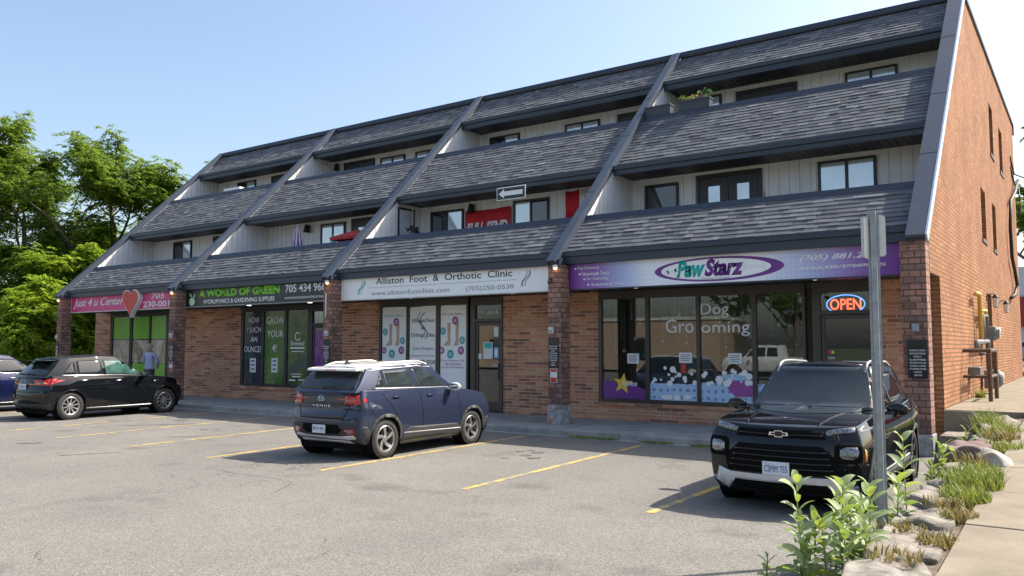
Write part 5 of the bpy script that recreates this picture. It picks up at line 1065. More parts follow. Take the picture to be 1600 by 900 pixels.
# ---- navy small crossover with a white roof, seen from behind
NAVY = paint('navy_car_paint', (.028,.036,.068), .3, .28); WROOF = paint('white_car_roof', (.72,.71,.68), 0, .3)
r_ = .33; wl2 = (1.24, -1.27); GLS = mat('light_car_glass', (.028,.038,.04), .03, spec=1, var=.3, scale=2)
vn = dict(name='parked_car', W=1.77, xf=2.02, xr=-2.02, r=r_, wheels=wl2, tw=.205, rr=.225, style='five', paint=NAVY, crown=.03,
    top=[(-2.02, 1.10), (-1.9, 1.16), (-1.0, 1.15), (0, 1.13), (.9, 1.09), (1.4, 1.03), (1.75, .95), (1.92, .87), (2.02, .78)],
    bot=[(-2.02, .36), (-1.7, .26), (-1.2, .20), (1.2, .20), (1.7, .20), (2.02, .24)],
    wf=[(0, .91), (.1, .96), (.35, .985), (.62, 1.0), (.72, .992), (.85, .965), (1, .92)],
    plan=[(-2.02, .90), (-1.7, .965), (-1.2, 1.0), (1.2, 1.0), (1.6, .985), (1.85, .95), (2.02, .89)],
    rakeF=[(0, .08), (.3, 0), (.7, .0), (1, .1)], bowF=.18, rakeR=[(0, .13), (.15, .04), (.36, .0), (.48, .02), (.55, .06), (.9, .06), (1, .10)], bowR=.14,
    gh=dict(f0=1.0, f1=.30, r0=-1.99, r1=-1.60, base=[(-2.0, 1.12), (1.0, 1.08)], roof=[(-1.7, 1.50), (-1.2, 1.55), (-.2, 1.58), (.2, 1.56), (.5, 1.50)], w0=.80, w1=.64, bowf=.14, plan=[(-2.0, .90), (-1.3, .98), (-.6, 1), (.9, .96)]),
    mirror=(.52, 1.15), mirror_m=WROOF, handles=((-.08, 1.02), (-1.02, 1.03)), rails=(-1.35, .15, .56), rail_m=WROOF, mats={},
    side=[('wheel_arch_trim', arch(wl2[0], r_), PLA, .006), ('wheel_arch_trim', arch(wl2[1], r_), PLA, .006), ('sill_cladding', [(-.88, .20), (.88, .20), (.86, .33), (.72, .45), (-.68, .49), (-.80, .40)], PLA, .006), ('sill_strip', [(-.82, .385), (.84, .345), (.84, .36), (-.80, .405)], SILV, .010),
          ('side_window', [(-1.18, 1.19), (-.44, 1.18), (-.52, 1.50), (-1.22, 1.475)], GLS, .003), ('side_window', [(-1.44, 1.20), (-1.21, 1.19), (-1.25, 1.47)], GLS, .003), ('side_window', [(-.34, 1.17), (.50, 1.15), (-.05, 1.50), (-.44, 1.505)], GLS, .003),
          ('window_trim', strip((-1.48, 1.185), (.55, 1.135), .014), SILV, .006), ('roof_side', [(-1.60, 1.52), (-1.56, 1.475), (-1.2, 1.515), (-.3, 1.54), (.15, 1.52), (.15, 1.7), (-1.60, 1.7)], WROOF, .006),
          ('door_seam', strip((.74, 1.1), (.86, .50), .010), DKBLK, .002), ('door_seam', strip((-.38, 1.16), (-.28, .48), .010), DKBLK, .002), ('door_seam', strip((-1.42, 1.16), (-1.0, .70), .010), DKBLK, .002),
          ('tail_lamp', [(-2.03, .93), (-1.80, .94), (-1.72, 1.0), (-1.78, 1.05), (-2.03, 1.07)], TAIL, .008), ('bumper_cladding', [(-2.02, .30), (-1.60, .24), (-1.62, .42), (-1.72, .56), (-2.02, .60)], PLA, .005), ('bumper_cladding', [(1.58, .22), (2.0, .25), (2.0, .55), (1.7, .5), (1.6, .4)], PLA, .005), ('fuel_flap', rrect(-1.58, .86, .13, .13, .03), NAVY, .003)],
    front=[('windscreen', [(-.74, 1.14), (.74, 1.14), (.56, 1.50), (-.56, 1.50)], M['glass_car'], .004), ('grille', [(-.5, .45), (.5, .45), (.55, .75), (-.55, .75)], DKBLK, .004)],
    rear=[('rear_window', [(-.66, 1.20), (-.6, 1.18), (.6, 1.18), (.66, 1.20), (.56, 1.45), (-.56, 1.45)], M['glass_car'], .006),
          ('tailgate_panel', [(-.50, .93), (.50, .93), (.50, 1.085), (-.50, 1.085)], mat('grey_brown_trim', (.06,.055,.055), .5), .004),
          ('tailgate_seam', strip((-.60, .92), (-.50, .70), .012), DKBLK, .003), ('tailgate_seam', strip((.60, .92), (.50, .70), .012), DKBLK, .003), ('tailgate_seam', [(-.5, .685), (.5, .685), (.5, .70), (-.5, .70)], DKBLK, .003), ('tailgate_sill', [(-.5, .705), (.5, .705), (.51, .745), (-.51, .745)], mat('grey_brown_trim', (.06,.055,.055), .5), .006),
          ('bumper_cladding', [(-.74, .27), (.74, .27), (.75, .55), (.66, .60), (-.66, .60), (-.75, .55)], PLA, .005), ('plate_recess', [(-.36, .44), (.36, .44), (.46, .50), (.40, .60), (-.40, .60), (-.46, .50)], DKBLK, .008),
          ('silver_band', [(-.70, .375), (-.60, .355), (.60, .355), (.70, .375), (.66, .43), (.40, .405), (-.40, .405), (-.66, .43)], SILV, .014), ('lower_skid', [(-.6, .27), (.6, .27), (.55, .335), (-.55, .335)], SILV, .009),
          ('tail_lamp', [(.50, .93), (.74, .93), (.75, 1.08), (.50, 1.085)], TAIL, .010), ('tail_lamp', [(-.74, .93), (-.50, .93), (-.50, 1.085), (-.75, 1.08)], TAIL, .010), ('reflector', rrect(-.60, .485, .17, .085, .02), TAIL, .012), ('reflector', rrect(.60, .485, .17, .085, .02), TAIL, .012), ('reverse_lens', rrect(-.60, .485, .12, .045, .01), LAMP, .018), ('reverse_lens', rrect(.60, .485, .12, .045, .01), LAMP, .018), ('reverse_lens', [(-.60, .95), (-.52, .98), (-.515, 1.03), (-.56, 1.0)], LAMP, .016)],
    roof=[('roof_panel', [(-1.58, -.59), (-1.60, -.3), (-1.60, .3), (-1.58, .59), (-.5, .61), (.22, .54), (.27, 0), (.22, -.54), (-.5, -.61)], WROOF, .008)])
def vn_x(root, bvh):
    plate(root, bvh, 'rear', 0, .515, 'BNTJ 957', h=.14)
    x = hitx(bvh, 'rear', 0, 1.02)-.012; b = MB(); b.tube([(x, .065*math.cos(t), 1.02+.042*math.sin(t)) for t in [2*math.pi*i/28 for i in range(29)]], .007, 6)
    for s in (-1, 1): b.tube([(x, s*.028+.01, 1.05), (x, s*.028-.01, .99)], .007, 6)
    b.tube([(x, .026, 1.017), (x, -.026, 1.023)], .006, 6); b.build('badge', CHR, root)
    badge_text(root, 'rear', hitx(bvh, 'rear', 0, .90)-.006, 0, .90, 'V E N U E', .42, .04, CHR)
    b = MB(); x = -1.86; b.prism([(-1.76, 1.488), (-1.74, 1.474), (-1.5, 1.50), (-1.5, 1.545), (-1.73, 1.522)], 'y', -.585, .585); b.build('spoiler', WROOF, root, bevel=.015)
    b = MB(); b.box(-1.765, -1.757, -.12, .12, 1.490, 1.502); b.build('brake_light', TAIL, root)
    b = MB(); xx = hitx(bvh, 'rear', 0, 1.21)-.02; b.tube([(xx, .0, 1.20), (xx-.005, -.30, 1.225)], .011, 6); b.ball((xx+.005, 0, 1.20), .028, n=6); b.build('rear_wiper', M['black'], root)
    z = hitz(bvh, -1.30, .0); b = MB(); b.prism([(-1.42, z), (-1.25, z), (-1.38, z+.075)], 'y', -.012, .012); b.build('antenna', M['black'], root)
car(vn, 'navy blue crossover with a white roof parked facing the clinic', 'car', (-7.93, -4.14, LOT), RAD(92.4), .965, vn_x, 'cars parked outside the shops')
# ---- black hatch-like crossover at the left
r_ = .345; wl3 = (1.335, -1.335); BLK2 = paint('gloss_black_car_paint', (.005,.006,.008), 0, .22)
def mitsu(pm, gm, style, rearx=True):
    return dict(name='parked_car', W=1.77, xf=2.15, xr=-2.13, r=r_, wheels=wl3, tw=.21, rr=.225, style=style, paint=pm, crown=.03,
    top=[(-2.13, 1.0), (-2.0, 1.10), (-1.0, 1.10), (0, 1.07), (.9, 1.05), (1.4, 1.0), (1.8, .93), (2.0, .86), (2.15, .76)],
    bot=[(-2.13, .36), (-1.8, .25), (-1.2, .21), (1.2, .21), (1.8, .20), (2.15, .24)],
    wf=[(0, .90), (.1, .955), (.35, .985), (.6, 1.0), (.72, .99), (.85, .955), (1, .90)], plan=[(-2.13, .88), (-1.8, .955), (-1.3, 1.0), (1.2, 1.0), (1.7, .97), (2.0, .92), (2.15, .84)],
    rakeF=[(0, .10), (.3, 0), (.6, .02), (1, .18)], bowF=.26, rakeR=[(0, .12), (.25, 0), (.5, .02), (.8, .08), (1, .14)], bowR=.2,
    gh=dict(f0=1.12, f1=.12, r0=-2.06, r1=-1.62, base=[(-2.0, 1.05), (1.0, 1.02)], roof=[(-1.7, 1.49), (-1.2, 1.55), (-.4, 1.585), (.1, 1.565), (.5, 1.48)], w0=.79, w1=.59, bowf=.16, bowr=.10, plan=[(-2.0, .86), (-1.3, .97), (-.6, 1), (.9, .95)]),
    mirror=(.64, 1.09), handles=((-.06, .95), (-1.0, .98)), handle_m=CHR, mats={},
    side=[('wheel_arch_trim', arch(wl3[0], r_, .035), pm, .005), ('wheel_arch_trim', arch(wl3[1], r_, .035), pm, .005), ('sill_strip', [(-.92, .265), (.95, .265), (.95, .285), (-.92, .285)], SILV, .012), ('sill_cladding', [(-.92, .20), (.95, .20), (.95, .26), (-.92, .26)], PLA, .005),
          ('side_window', [(-.36, 1.115), (.66, 1.09), (.16, 1.47), (-.42, 1.50)], gm, .003), ('side_window', [(-1.13, 1.125), (-.44, 1.115), (-.50, 1.50), (-1.12, 1.465)], M['glass_car'], .003), ('side_window', [(-1.50, 1.14), (-1.18, 1.125), (-1.17, 1.45), (-1.28, 1.41)], M['glass_car'], .003), ('window_trim', strip((-1.55, 1.12), (.7, 1.075), .012), CHR, .005),
          ('door_seam', strip((.80, 1.05), (.86, .35), .010), DKBLK, .002), ('door_seam', strip((-.40, 1.10), (-.34, .35), .010), DKBLK, .002), ('door_seam', strip((-1.28, 1.1), (-.92, .66), .010), DKBLK, .002),
          ('tail_lamp', [(-2.14, .86), (-1.85, .92), (-1.66, 1.0), (-1.70, 1.04), (-2.14, .99)], TAIL, .010), ('amber_lens', [(-2.1, .87), (-1.88, .915), (-1.92, .95), (-2.1, .92)], AMB, .016), ('headlamp', [(1.72, .78), (2.1, .66), (2.1, .76), (1.8, .88)], AMB, .008), ('side_badge', rrect(1.02, .90, .09, .03, .01), CHR, .006)],
    front=[('windscreen', [(-.72, 1.10), (.72, 1.10), (.54, 1.50), (-.54, 1.50)], M['glass_car'], .004), ('grille', [(-.5, .35), (.5, .35), (.55, .65), (-.55, .65)], DKBLK, .004)],
    rear=[('rear_window', [(-.62, 1.13), (.62, 1.13), (.55, 1.43), (-.55, 1.43)], M['glass_car'], .006), ('tail_lamp', [(.50, .87), (.82, .87), (.82, 1.0), (.58, .98)], TAIL, .010), ('tail_lamp', [(-.82, .87), (-.50, .87), (-.58, .98), (-.82, 1.0)], TAIL, .010), ('reverse_lens', [(-.66, .89), (-.54, .89), (-.57, .95), (-.66, .96)], LAMP, .016),
          ('bumper_cladding', [(-.78, .26), (.78, .26), (.8, .42), (-.8, .42)], PLA, .005), ('tailgate_seam', [(-.6, .70), (.6, .70), (.6, .712), (-.6, .712)], DKBLK, .003)],
    roof=[('roof_panel', [(-1.5, -.46), (.0, -.46), (.0, .46), (-1.5, .46)], M['glass_car'], .003)])
def mt_x(root, bvh):
    plate(root, bvh, 'rear', 0, .84, 'CKRB 418', h=.14)
    b = MB(); xx = hitx(bvh, 'rear', 0, 1.15)-.02; b.tube([(xx, .0, 1.15), (xx-.005, -.26, 1.16)], .011, 6); b.ball((xx+.005, 0, 1.15), .028, n=6); b.build('rear_wiper', M['black'], root)
    b = MB(); x = hitx(bvh, 'rear', 0, .98)-.006
    for k in range(3): a = RAD(90+120*k); c, s = math.cos(a)*.03, math.sin(a)*.03; p, q = (-s*.45, c*.45), (s*.45, -c*.45); b.prism([(0, .98), (c*.5+p[0], .98+s*.5+p[1]), (c, .98+s), (c*.5+q[0], .98+s*.5+q[1])], 'x', x-.004, x+.004)
    b.build('badge', CHR, root); b = MB(); b.box(-1.86, -1.6, -.54, .54, 1.475, 1.50); b.build('spoiler', BLK2, root, bevel=.012)
GLS2 = mat('green_tinted_glass', (.05,.12,.10), .05, spec=1, var=.5, scale=2.5)
car(mitsu(BLK2, GLS2, 'ten'), 'glossy black hatchback crossover parked in front of the magenta sign shop', 'car', (-19.45, -3.42, LOT), RAD(93.7), .998, mt_x, 'cars parked outside the shops')
BLU = paint('dark_blue_car_paint', (.008,.013,.05), .2, .25)
bs = mitsu(BLU, M['glass_car'], 'ten'); car(bs, 'dark blue car cut off by the left edge of the picture', 'car', (-23.35, -4.35, LOT), RAD(94), 1.0, None, 'cars parked outside the shops')
# ------------------------------------------------------------------ things on the side wall
X0 = PW+.003
def lantern(y, z, label):
    e = empty('wall_lantern', (X0, y, z), 0, label, 'lantern', 'lanterns beside the side door'); b = MB(); b.box(0, .02, -.05, .05, -.06, .08); b.tube([(.02, 0, .05), (.12, 0, .12), (.2, 0, .08)], .012, 6); b.build('bracket', M['black'], e)
    b = MB(); b.lathe([(.0, .10), (.03, .09), (.085, .02), (.085, .0)], 6, Matrix.Translation((.2, 0, 0))); b.lathe([(.07, -.24), (.0, -.26)], 6, Matrix.Translation((.2, 0, 0))); b.build('cap', M['black'], e); b = MB(); b.lathe([(.075, 0), (.06, -.24)], 6, Matrix.Translation((.2, 0, 0))); b.build('glass', mat('frosted_glass', (.6,.58,.5), .3), e)
lantern(9.45, 3.05, 'black wall lantern left of the side door'); lantern(12.6, 3.02, 'black wall lantern right of the side door')
gm = empty('gas_meter', (X0, 7.1, .66), 0, 'grey gas meters and pipes with a yellow riser on the sunny brick side wall', 'gas meter')
def gp(n, pts, r, m): b = MB(); b.tube(pts, r, 8); return b.build(n, m, gm, smooth=True)
gp('yellow_riser', [(.12, -1.3, 2.3), (.12, -.6, 2.35), (.12, -.5, 2.28), (.12, -.45, 1.3)], .05, M['yellow_pipe']); gp('yellow_branch', [(.12, -.5, 1.95), (.12, .75, 2.0), (.12, .8, 1.9)], .04, M['yellow_pipe'])
gp('grey_riser', [(.14, -.1, 1.2), (.14, -.1, 1.85), (.14, .7, 1.87), (.14, .75, 1.6)], .035, M['grey_pipe']); gp('grey_pipe', [(.14, -1.6, 1.0), (.14, -1.6, 1.22), (.14, .7, 1.25), (.14, .7, .3)], .055, M['grey_pipe']); gp('stand_pipe', [(.3, -.9, 0), (.3, -.9, .95), (.1, -.9, .95)], .04, M['grey_pipe'])
for y, z, s in ((1.05, 1.45, .30), (.6, .35, .38)):
    b = MB(); b.box(.06, .06+s*.8, y-s*.6, y+s*.6, z-s*.6, z+s*.55); b.ball((.06+s*.8, y, z), .1, s*.5, s*.5); b.build('meter_body', M['grey_pipe'], gm, bevel=.03); b = MB(); b.lathe([(0, .03), (.12, .03), (.13, 0)], 16, Matrix.Translation((.12+s*.8, y, z+.02)) @ Matrix.Rotation(math.pi/2, 4, 'Y')); b.build('dial', M['offwhite'], gm)
b = MB(); b.box(.0, .22, -2.0, -1.6, .45, .68); b.build('valve_box', M['grey_pipe'], gm, bevel=.02)
rl = empty('guard_rail', (.75, 4.6, .66), 0, 'low rusty guard rail in front of the gas meters', 'guard rail')
for y in (-.35, .9): b = MB(); b.tube([(0, y, 0), (0, y, 1.05)], .042, 8); b.build('post', M['rust'], rl)
b = MB(); b.tube([(0, -.35, 1.04), (0, .9, 1.04)], .042, 8); b.tube([(-.48, -.35, 1.04), (0, -.35, 1.04)], .04, 8); b.tube([(0, -.35, .5), (0, .9, .5)], .035, 8); b.tube([(-.48, -.35, .5), (0, -.35, .5)], .035, 8); b.build('rail', M['rust'], rl)
sm = empty('service_cable', (X0, 17, 3.4), 0, 'thick black service cable curving up the side wall', 'cable')
b = MB(); b.tube([(.06, -.4, 0), (.10, .6, .15), (.12, 1.6, .55), (.10, .9, 1.1), (.10, .1, 1.4), (.10, -.1, 2.4), (.10, .6, 3.4), (.12, 2.5, 4.0), (.14, 4.0, 4.7)], .055, 8); b.build('cable', M['black'], sm, smooth=True)
b = MB(); b.tube([(.14, 3.4, 3.2), (.20, 3.9, 3.6), (.14, 4.0, 4.4)], .03, 6); b.build('drip_loop', M['black'], sm, smooth=True)
for i, (z, lb) in enumerate(((8.15, 'upper'), (7.75, 'lower'))):
    e = empty('service_wire', (X0, 21.0, z), 0, lb+' black wire leaving the top right of the brick side wall', 'wire'); b = MB(); b.tube([(0, -1.5, .6), (.05, -.5, .1), (.4, .2, 0), (14, 4, -.3+i*.3)], .03, 6); b.build('wire', M['black'], e)
# ------------------------------------------------------------------ sign post
sp = empty('sign_post', (.985, -7.62, -.05), 0, 'perforated grey steel post with two small signs seen from behind', 'sign post')
d0 = Vector((.985-2.54, -7.62+15.34, 0)).normalized(); ang = math.atan2(d0.y, d0.x)-math.pi/2
b = MB(); b.prism([(-.047, .02), (-.047, .012), (-.028, .012), (-.022, -.022), (.022, -.022), (.028, .012), (.047, .012), (.047, .02), (.020, .02), (.015, -.014), (-.015, -.014), (-.020, .02)], 'z', 0, 3.02); o = b.build('post', M['galv'], sp); o.rotation_euler.z = ang
b = MB()
for i in range(58): z = .25+i*.048; b.lathe([(.0, .001), (.0055, .001)], 8, Matrix.Translation((-.037, .0105, z)) @ Matrix.Rotation(math.pi/2, 4, 'X')); 
o = b.build('punched_holes', mat('light_through_hole', (.5,.5,.5), .8), sp); o.rotation_euler.z = ang
def plate_back(name, w_, h, z, yy, da, label):
    b = MB(); pts = rrect(0, z+h/2, w_, h, .025); b.prism(pts, 'y', yy, yy+.003); o = b.build(name, M['offwhite'] if True else None, sp, label=label); o.rotation_euler.z = ang+da
    b = MB(); [b.lathe([(.0, .006), (.008, .006), (.008, 0)], 8, Matrix.Translation((0, yy, z+q)) @ Matrix.Rotation(math.pi/2, 4, 'X')) for q in (.06, h-.06)]; c = b.build('bolt', M['galv'], o)
plate_back('sign_plate', .20, .36, 2.62, .022, .0, None); plate_back('sign_plate', .19, .36, 2.60, .030, 1.05, None)
# ------------------------------------------------------------------ person behind the black car
def person(loc, rz):
    me = bpy.data.meshes.new('body'); J = [(0,0,.95), (0,0,1.12), (0,.0,1.32), (0,.0,1.46), (0,.0,1.53), (0,.02,1.60), (0,.03,1.70),
        (.19,0,1.42), (.27,-.06,1.18), (.16,-.2,1.02), (.12,-.25,1.0), (-.19,0,1.42), (-.27,-.06,1.18), (-.16,-.2,1.02), (-.12,-.25,1.0),
        (.10,0,.88), (.11,.0,.48), (.11,.02,.08), (.11,.16,.04), (-.10,0,.88), (-.11,.0,.48), (-.11,.02,.08), (-.11,.16,.04)]
    E_ = [(0,1),(1,2),(2,3),(3,4),(4,5),(5,6),(3,7),(7,8),(8,9),(9,10),(3,11),(11,12),(12,13),(13,14),(0,15),(15,16),(16,17),(17,18),(0,19),(19,20),(20,21),(21,22)]
    Rr = [(.17,.13),(.155,.11),(.17,.12),(.12,.09),(.055,.055),(.085,.095),(.075,.085),(.07,.065),(.05,.048),(.036,.034),(.03,.03),(.07,.065),(.05,.048),(.036,.034),(.03,.03),(.095,.095),(.065,.065),(.045,.05),(.035,.03),(.095,.095),(.065,.065),(.045,.05),(.035,.03)]
    me.from_pydata(J, E_, []); o = bpy.data.objects.new('x', me); COL.objects.link(o); s = o.modifiers.new('s', 'SKIN'); u = o.modifiers.new('u', 'SUBSURF'); u.levels = 2; u.render_levels = 2
    for i, v in enumerate(me.skin_vertices[0].data): v.radius = Rr[i]; v.use_root = (i == 0)
    bpy.context.view_layer.update(); res = bpy.data.meshes.new_from_object(o.evaluated_get(bpy.context.evaluated_depsgraph_get())); bpy.data.objects.remove(o)
    m, t, p = new_mat('blue_plaid_shirt'); tc = N(t, 'TexCoord'); w1_ = N(t, 'TexChecker', i_Scale=26.0); w1_.inputs[1].default_value = (.42,.47,.62,1); w1_.inputs[2].default_value = (.20,.24,.40,1); t.links.new(tc.outputs['Object'], w1_.inputs[0]); t.links.new(w1_.outputs[0], p.inputs['Base Color'])
    sk = mat('skin', (.45,.27,.19), .6); tr = mat('dark_trousers', (.03,.03,.04), .8); hr = mat('grey_hair', (.32,.27,.22), .8)
    res.materials.clear(); [res.materials.append(q) for q in (m, sk, tr, hr)]
    for q in res.polygons:
        c = q.center; q.material_index = 2 if c.z < .97 and abs(c.x) < .24 and not (c.y < -.12 and c.z > .9) else (1 if c.z > 1.50 or (c.y < -.16 and .9 < c.z < 1.1) else 0); q.use_smooth = True
    body = bpy.data.objects.new('person', res); COL.objects.link(body); body.location = loc; body.rotation_euler.z = rz; tag(body, 'person in a blue plaid shirt standing with back turned beyond the black car', 'person')
    b = MB(); b.ball((0, .015, 1.70), .098, .115, .10, n=10); b.ball((0, .05, 1.63), .085, .075, .10, n=10); h_ = b.build('hair', hr, body, smooth=True)
    b = MB(); [b.ball((s_*.033, -.082, 1.665), .010, n=6) for s_ in (-1, 1)]; b.ball((0, -.092, 1.64), .014, .02, .022, n=6); [b.ball((s_*.092, .02, 1.655), .014, .024, .034, n=6) for s_ in (-1, 1)]; b.build('face_features', sk, body, smooth=True)
    b = MB()
    for s_ in (-1, 1):
        for k in range(5): b.tube([(s_*(.13-.012*k), -.25, 1.02-.012*k), (s_*(.10-.012*k), -.28, 1.005-.012*k), (s_*(.085-.01*k), -.265, .985-.012*k)], [.009, .008, .006], 6)
    b.build('fingers', sk, body, smooth=True)
person((-22.7, -.1, SW), RAD(200))
# ------------------------------------------------------------------ vegetation
LF = {}
def leaf_mat(name, c1, c2, sc_=.6, tr=.35, under=False):
    m, t, p = new_mat(name); L = t.links.new; out = t.nodes['Material Output']; at = N(t, 'Attribute', attribute_name='tone')
    tc = N(t, 'TexCoord'); n = N(t, 'TexNoise', i_Scale=sc_, i_Detail=3.0); L(tc.outputs['Object'], n.inputs['Vector']); ad = N(t, 'Math', operation='MULTIPLY_ADD'); L(n.outputs[0], ad.inputs[0]); ad.inputs[1].default_value = 1.1; L(at.outputs['Fac'], ad.inputs[2])
    mr = N(t, 'MapRange'); mr.inputs[1].default_value = .65; mr.inputs[2].default_value = 1.5; L(ad.outputs[0], mr.inputs[0]); mx = N(t, 'MixRGB'); L(mr.outputs[0], mx.inputs[0]); mx.inputs[1].default_value = c4(c1); mx.inputs[2].default_value = c4(c2); ge = N(t, 'NewGeometry'); bk = N(t, 'MixRGB'); bf_ = N(t, 'Math', operation='MULTIPLY'); bf_.inputs[1].default_value = .55 if under else 0; L(ge.outputs['Backfacing'], bf_.inputs[0]); L(bf_.outputs[0], bk.inputs[0]); L(mx.outputs[0], bk.inputs[1]); bk.inputs[2].default_value = (.42,.50,.34,1); mx = bk; L(mx.outputs[0], p.inputs['Base Color'])
    p.inputs['Roughness'].default_value = .5; p.inputs['Specular IOR Level'].default_value = .35
    tl = N(t, 'BsdfTranslucent'); L(mx.outputs[0], tl.inputs[0]); ms = N(t, 'MixShader', i_0=tr); L(p.outputs[0], ms.inputs[1]); L(tl.outputs[0], ms.inputs[2]); L(ms.outputs[0], out.inputs[0]); return m
LF['tree'] = leaf_mat('tree_leaves', (.09,.16,.018), (.30,.40,.05), .35, .6)
LF['bright'] = leaf_mat('bright_leaves', (.15,.25,.02), (.42,.52,.05), .5, .6)
LF['weed'] = leaf_mat('weed_leaves', (.13,.19,.03), (.42,.42,.08), 3, .35)
LF['milk'] = leaf_mat('milkweed_leaves', (.10,.19,.04), (.38,.46,.08), 4, .4, True)
LF['dry'] = leaf_mat('dry_grass', (.18,.17,.05), (.42,.30,.11), 4, .3)
M['bark'] = mat('bark', (.13,.095,.07), .9, var=.3, scale=6, bump=.8, bscale=25)
def leafmesh(name, P_, D_, S_, m, par, nrng, ll, lw, droop=.0):
    """many diamond leaflets: centres P_, long axis D_, side axis S_"""
    n = len(P_); L_ = nrng.uniform(.75, 1.2, (n, 1))*ll; Wd = nrng.uniform(.8, 1.15, (n, 1))*lw
    a = P_; b_ = P_+D_*L_*.45+S_*Wd*.5; c = P_+D_*L_; d = P_+D_*L_*.45-S_*Wd*.5; c = c-np.array([0, 0, 1])*L_*.12
    V = np.stack([a, b_, c, d], 1).reshape(-1, 3); me = bpy.data.meshes.new(name); me.vertices.add(4*n); me.vertices.foreach_set('co', V.ravel()); me.loops.add(4*n); me.loops.foreach_set('vertex_index', np.arange(4*n)); me.polygons.add(n); me.polygons.foreach_set('loop_start', np.arange(0, 4*n, 4)); me.polygons.foreach_set('loop_total', np.full(n, 4)); me.update(calc_edges=True)
    at = me.attributes.new('tone', 'FLOAT', 'FACE'); at.data.foreach_set('value', nrng.uniform(0, .8, n).astype(np.float32)); me.materials.append(m)
    o = bpy.data.objects.new(name, me); COL.objects.link(o); o.parent = par; return o
def tree(loc, h, spread, seed, label, nspray=900, lm='tree', r0=.22, lean=(0, 0), crown0=.25, ll=.22, lw=.085, cat='tree', group='trees beyond the left end of the building', name='tree'):
    rr = random.Random(seed); ng = np.random.default_rng(seed); root = empty(name, loc, 0, label, cat, group); tips = []; b = MB(); lim = MB()
    def grow(p, d, ln, r, depth, mb):
        pts = [p]; rs = [r]; n = 5
        for i in range(n): d = (d+Vector((rr.gauss(0, .10), rr.gauss(0, .10), rr.gauss(.03, .06)))).normalized(); p = p+d*ln/n; pts.append(p); rs.append(r*(1-.45*(i+1)/n))
        mb.tube(pts, rs, 7 if depth < 2 else 5, cap=False)
        if depth >= 3:
            tips.extend([(q, d) for q in pts[2:]]); return
        if depth == 2: tips.extend([(q, d) for q in pts[3:]])
        k = rr.choice((3, 3, 4)) if depth else 7
        for i in range(k):
            f = rr.uniform(.35, 1) if depth else crown0+(1-crown0)*(i+1)/k*.95; j = min(n-1, int(f*n)); q = pts[j].lerp(pts[j+1], f*n-j)
            az = rr.uniform(0, 6.28)+i*2.4; out = Vector((math.cos(az), math.sin(az), rr.uniform(.15, .8))).normalized(); nd = (d*.45+out*.75*spread).normalized()
            grow(q, nd, ln*rr.uniform(.48, .66)*(1.12-.35*f if not depth else 1), rs[j]*.55, depth+1, lim)
    grow(Vector((0, 0, -.3)), Vector((lean[0], lean[1], 1)).normalized(), h*.80, r0, 0, b)
    b.build('trunk', M['bark'], root, smooth=True); lim.build('limbs', M['bark'], root, smooth=True)
    P_, D_, S_ = [], [], []
    for q in range(nspray):
        p, d = tips[rr.randrange(len(tips))]; az = rr.uniform(0, 6.28); dd = Vector((math.cos(az), math.sin(az), rr.uniform(-.35, .45))).normalized(); c = p+Vector((rr.gauss(0, .22), rr.gauss(0, .22), rr.gauss(0, .22))); side = dd.cross(Vector((0, 0, 1))).normalized(); up = side.cross(dd); L0 = rr.uniform(.35, .65)
        for k in range(7):
            f = (k+.5)/7; pc = c+dd*L0*f+Vector((0, 0, -.22*f*f))
            for s in (-1, 1): v = (side*s*.8+dd*.45+Vector((0, 0, -.28+rr.gauss(0, .18)))).normalized(); P_.append(pc); D_.append(v); S_.append((v.cross(up+Vector((rr.gauss(0, .3), rr.gauss(0, .3), rr.gauss(0, .3))))).normalized())
    leafmesh('crown', np.array(P_), np.array(D_), np.array(S_), LF[lm], root, ng, ll, lw); return root
# left wood: trees one by one
TR = [((-40.5, 8, -.3), 14.6, 1.0, 1, 'tall feathery tree with a forked trunk beside the left fin', 1500, 'tree', .30, (.10, 0)),
      ((-46.0, 6, -.3), 15.6, .9, 2, 'tall narrow tree at the highest point of the left skyline', 1300, 'tree', .26, (0, 0)),
      ((-38.0, 10.5, -.3), 12.2, 1.0, 3, 'rounded tree showing just above the left fin', 1300, 'tree', .26, (.12, 0)),
      ((-49.5, 3.5, -.3), 16.8, 1.0, 4, 'large tree cut by the left edge of the picture', 1700, 'tree', .32, (0, 0)),
      ((-39.0, 4.5, -.3), 7.0, 1.2, 5, 'low dark green tree between the black car and the far left pillar', 1200, 'tree', .18, (0, 0)),
      ((-33.2, 6.5, -.3), 6.2, 1.2, 6, 'small tree seen through the gap beside the far left pillar', 900, 'bright', .16, (0, 0)),
      ((-38.5, -1.0, -.3), 5.8, 1.25, 7, 'bright yellow green young tree left of the far left pillar', 1300, 'bright', .14, (0, 0)),
      ((-34.2, 1.2, -.3), 4.4, 1.25, 8, 'small bright bushy tree just behind the far left pillar', 900, 'bright', .10, (0, 0)),
      ((-43.5, 1.0, -.3), 8.0, 1.2, 9, 'mid height leafy tree behind the bright young trees', 1500, 'tree', .2, (0, 0)),
      ((-42.5, -2.6, -.3), 6.4, 1.2, 12, 'bright leafy young tree at the left edge behind the blue car', 1300, 'bright', .14, (0, 0)),
      ((-36.0, 3.5, -.3), 6.4, 1.2, 13, 'leafy young tree between the bushy tree and the tall forked one', 1300, 'bright', .14, (0, 0)),
      ((-48, 14, -.3), 11.0, 1.1, 10, 'distant dense tree filling the gap under the tall trees', 1400, 'tree', .25, (0, 0))]
for loc, h, s, sd_, lb, ns, lm, r0, ln in TR: tree(loc, h*(.76 if h > 9 else .92), s, sd_, lb, int(ns*2.4), lm, r0*.75, ln, crown0=.12 if h < 9 else .25)
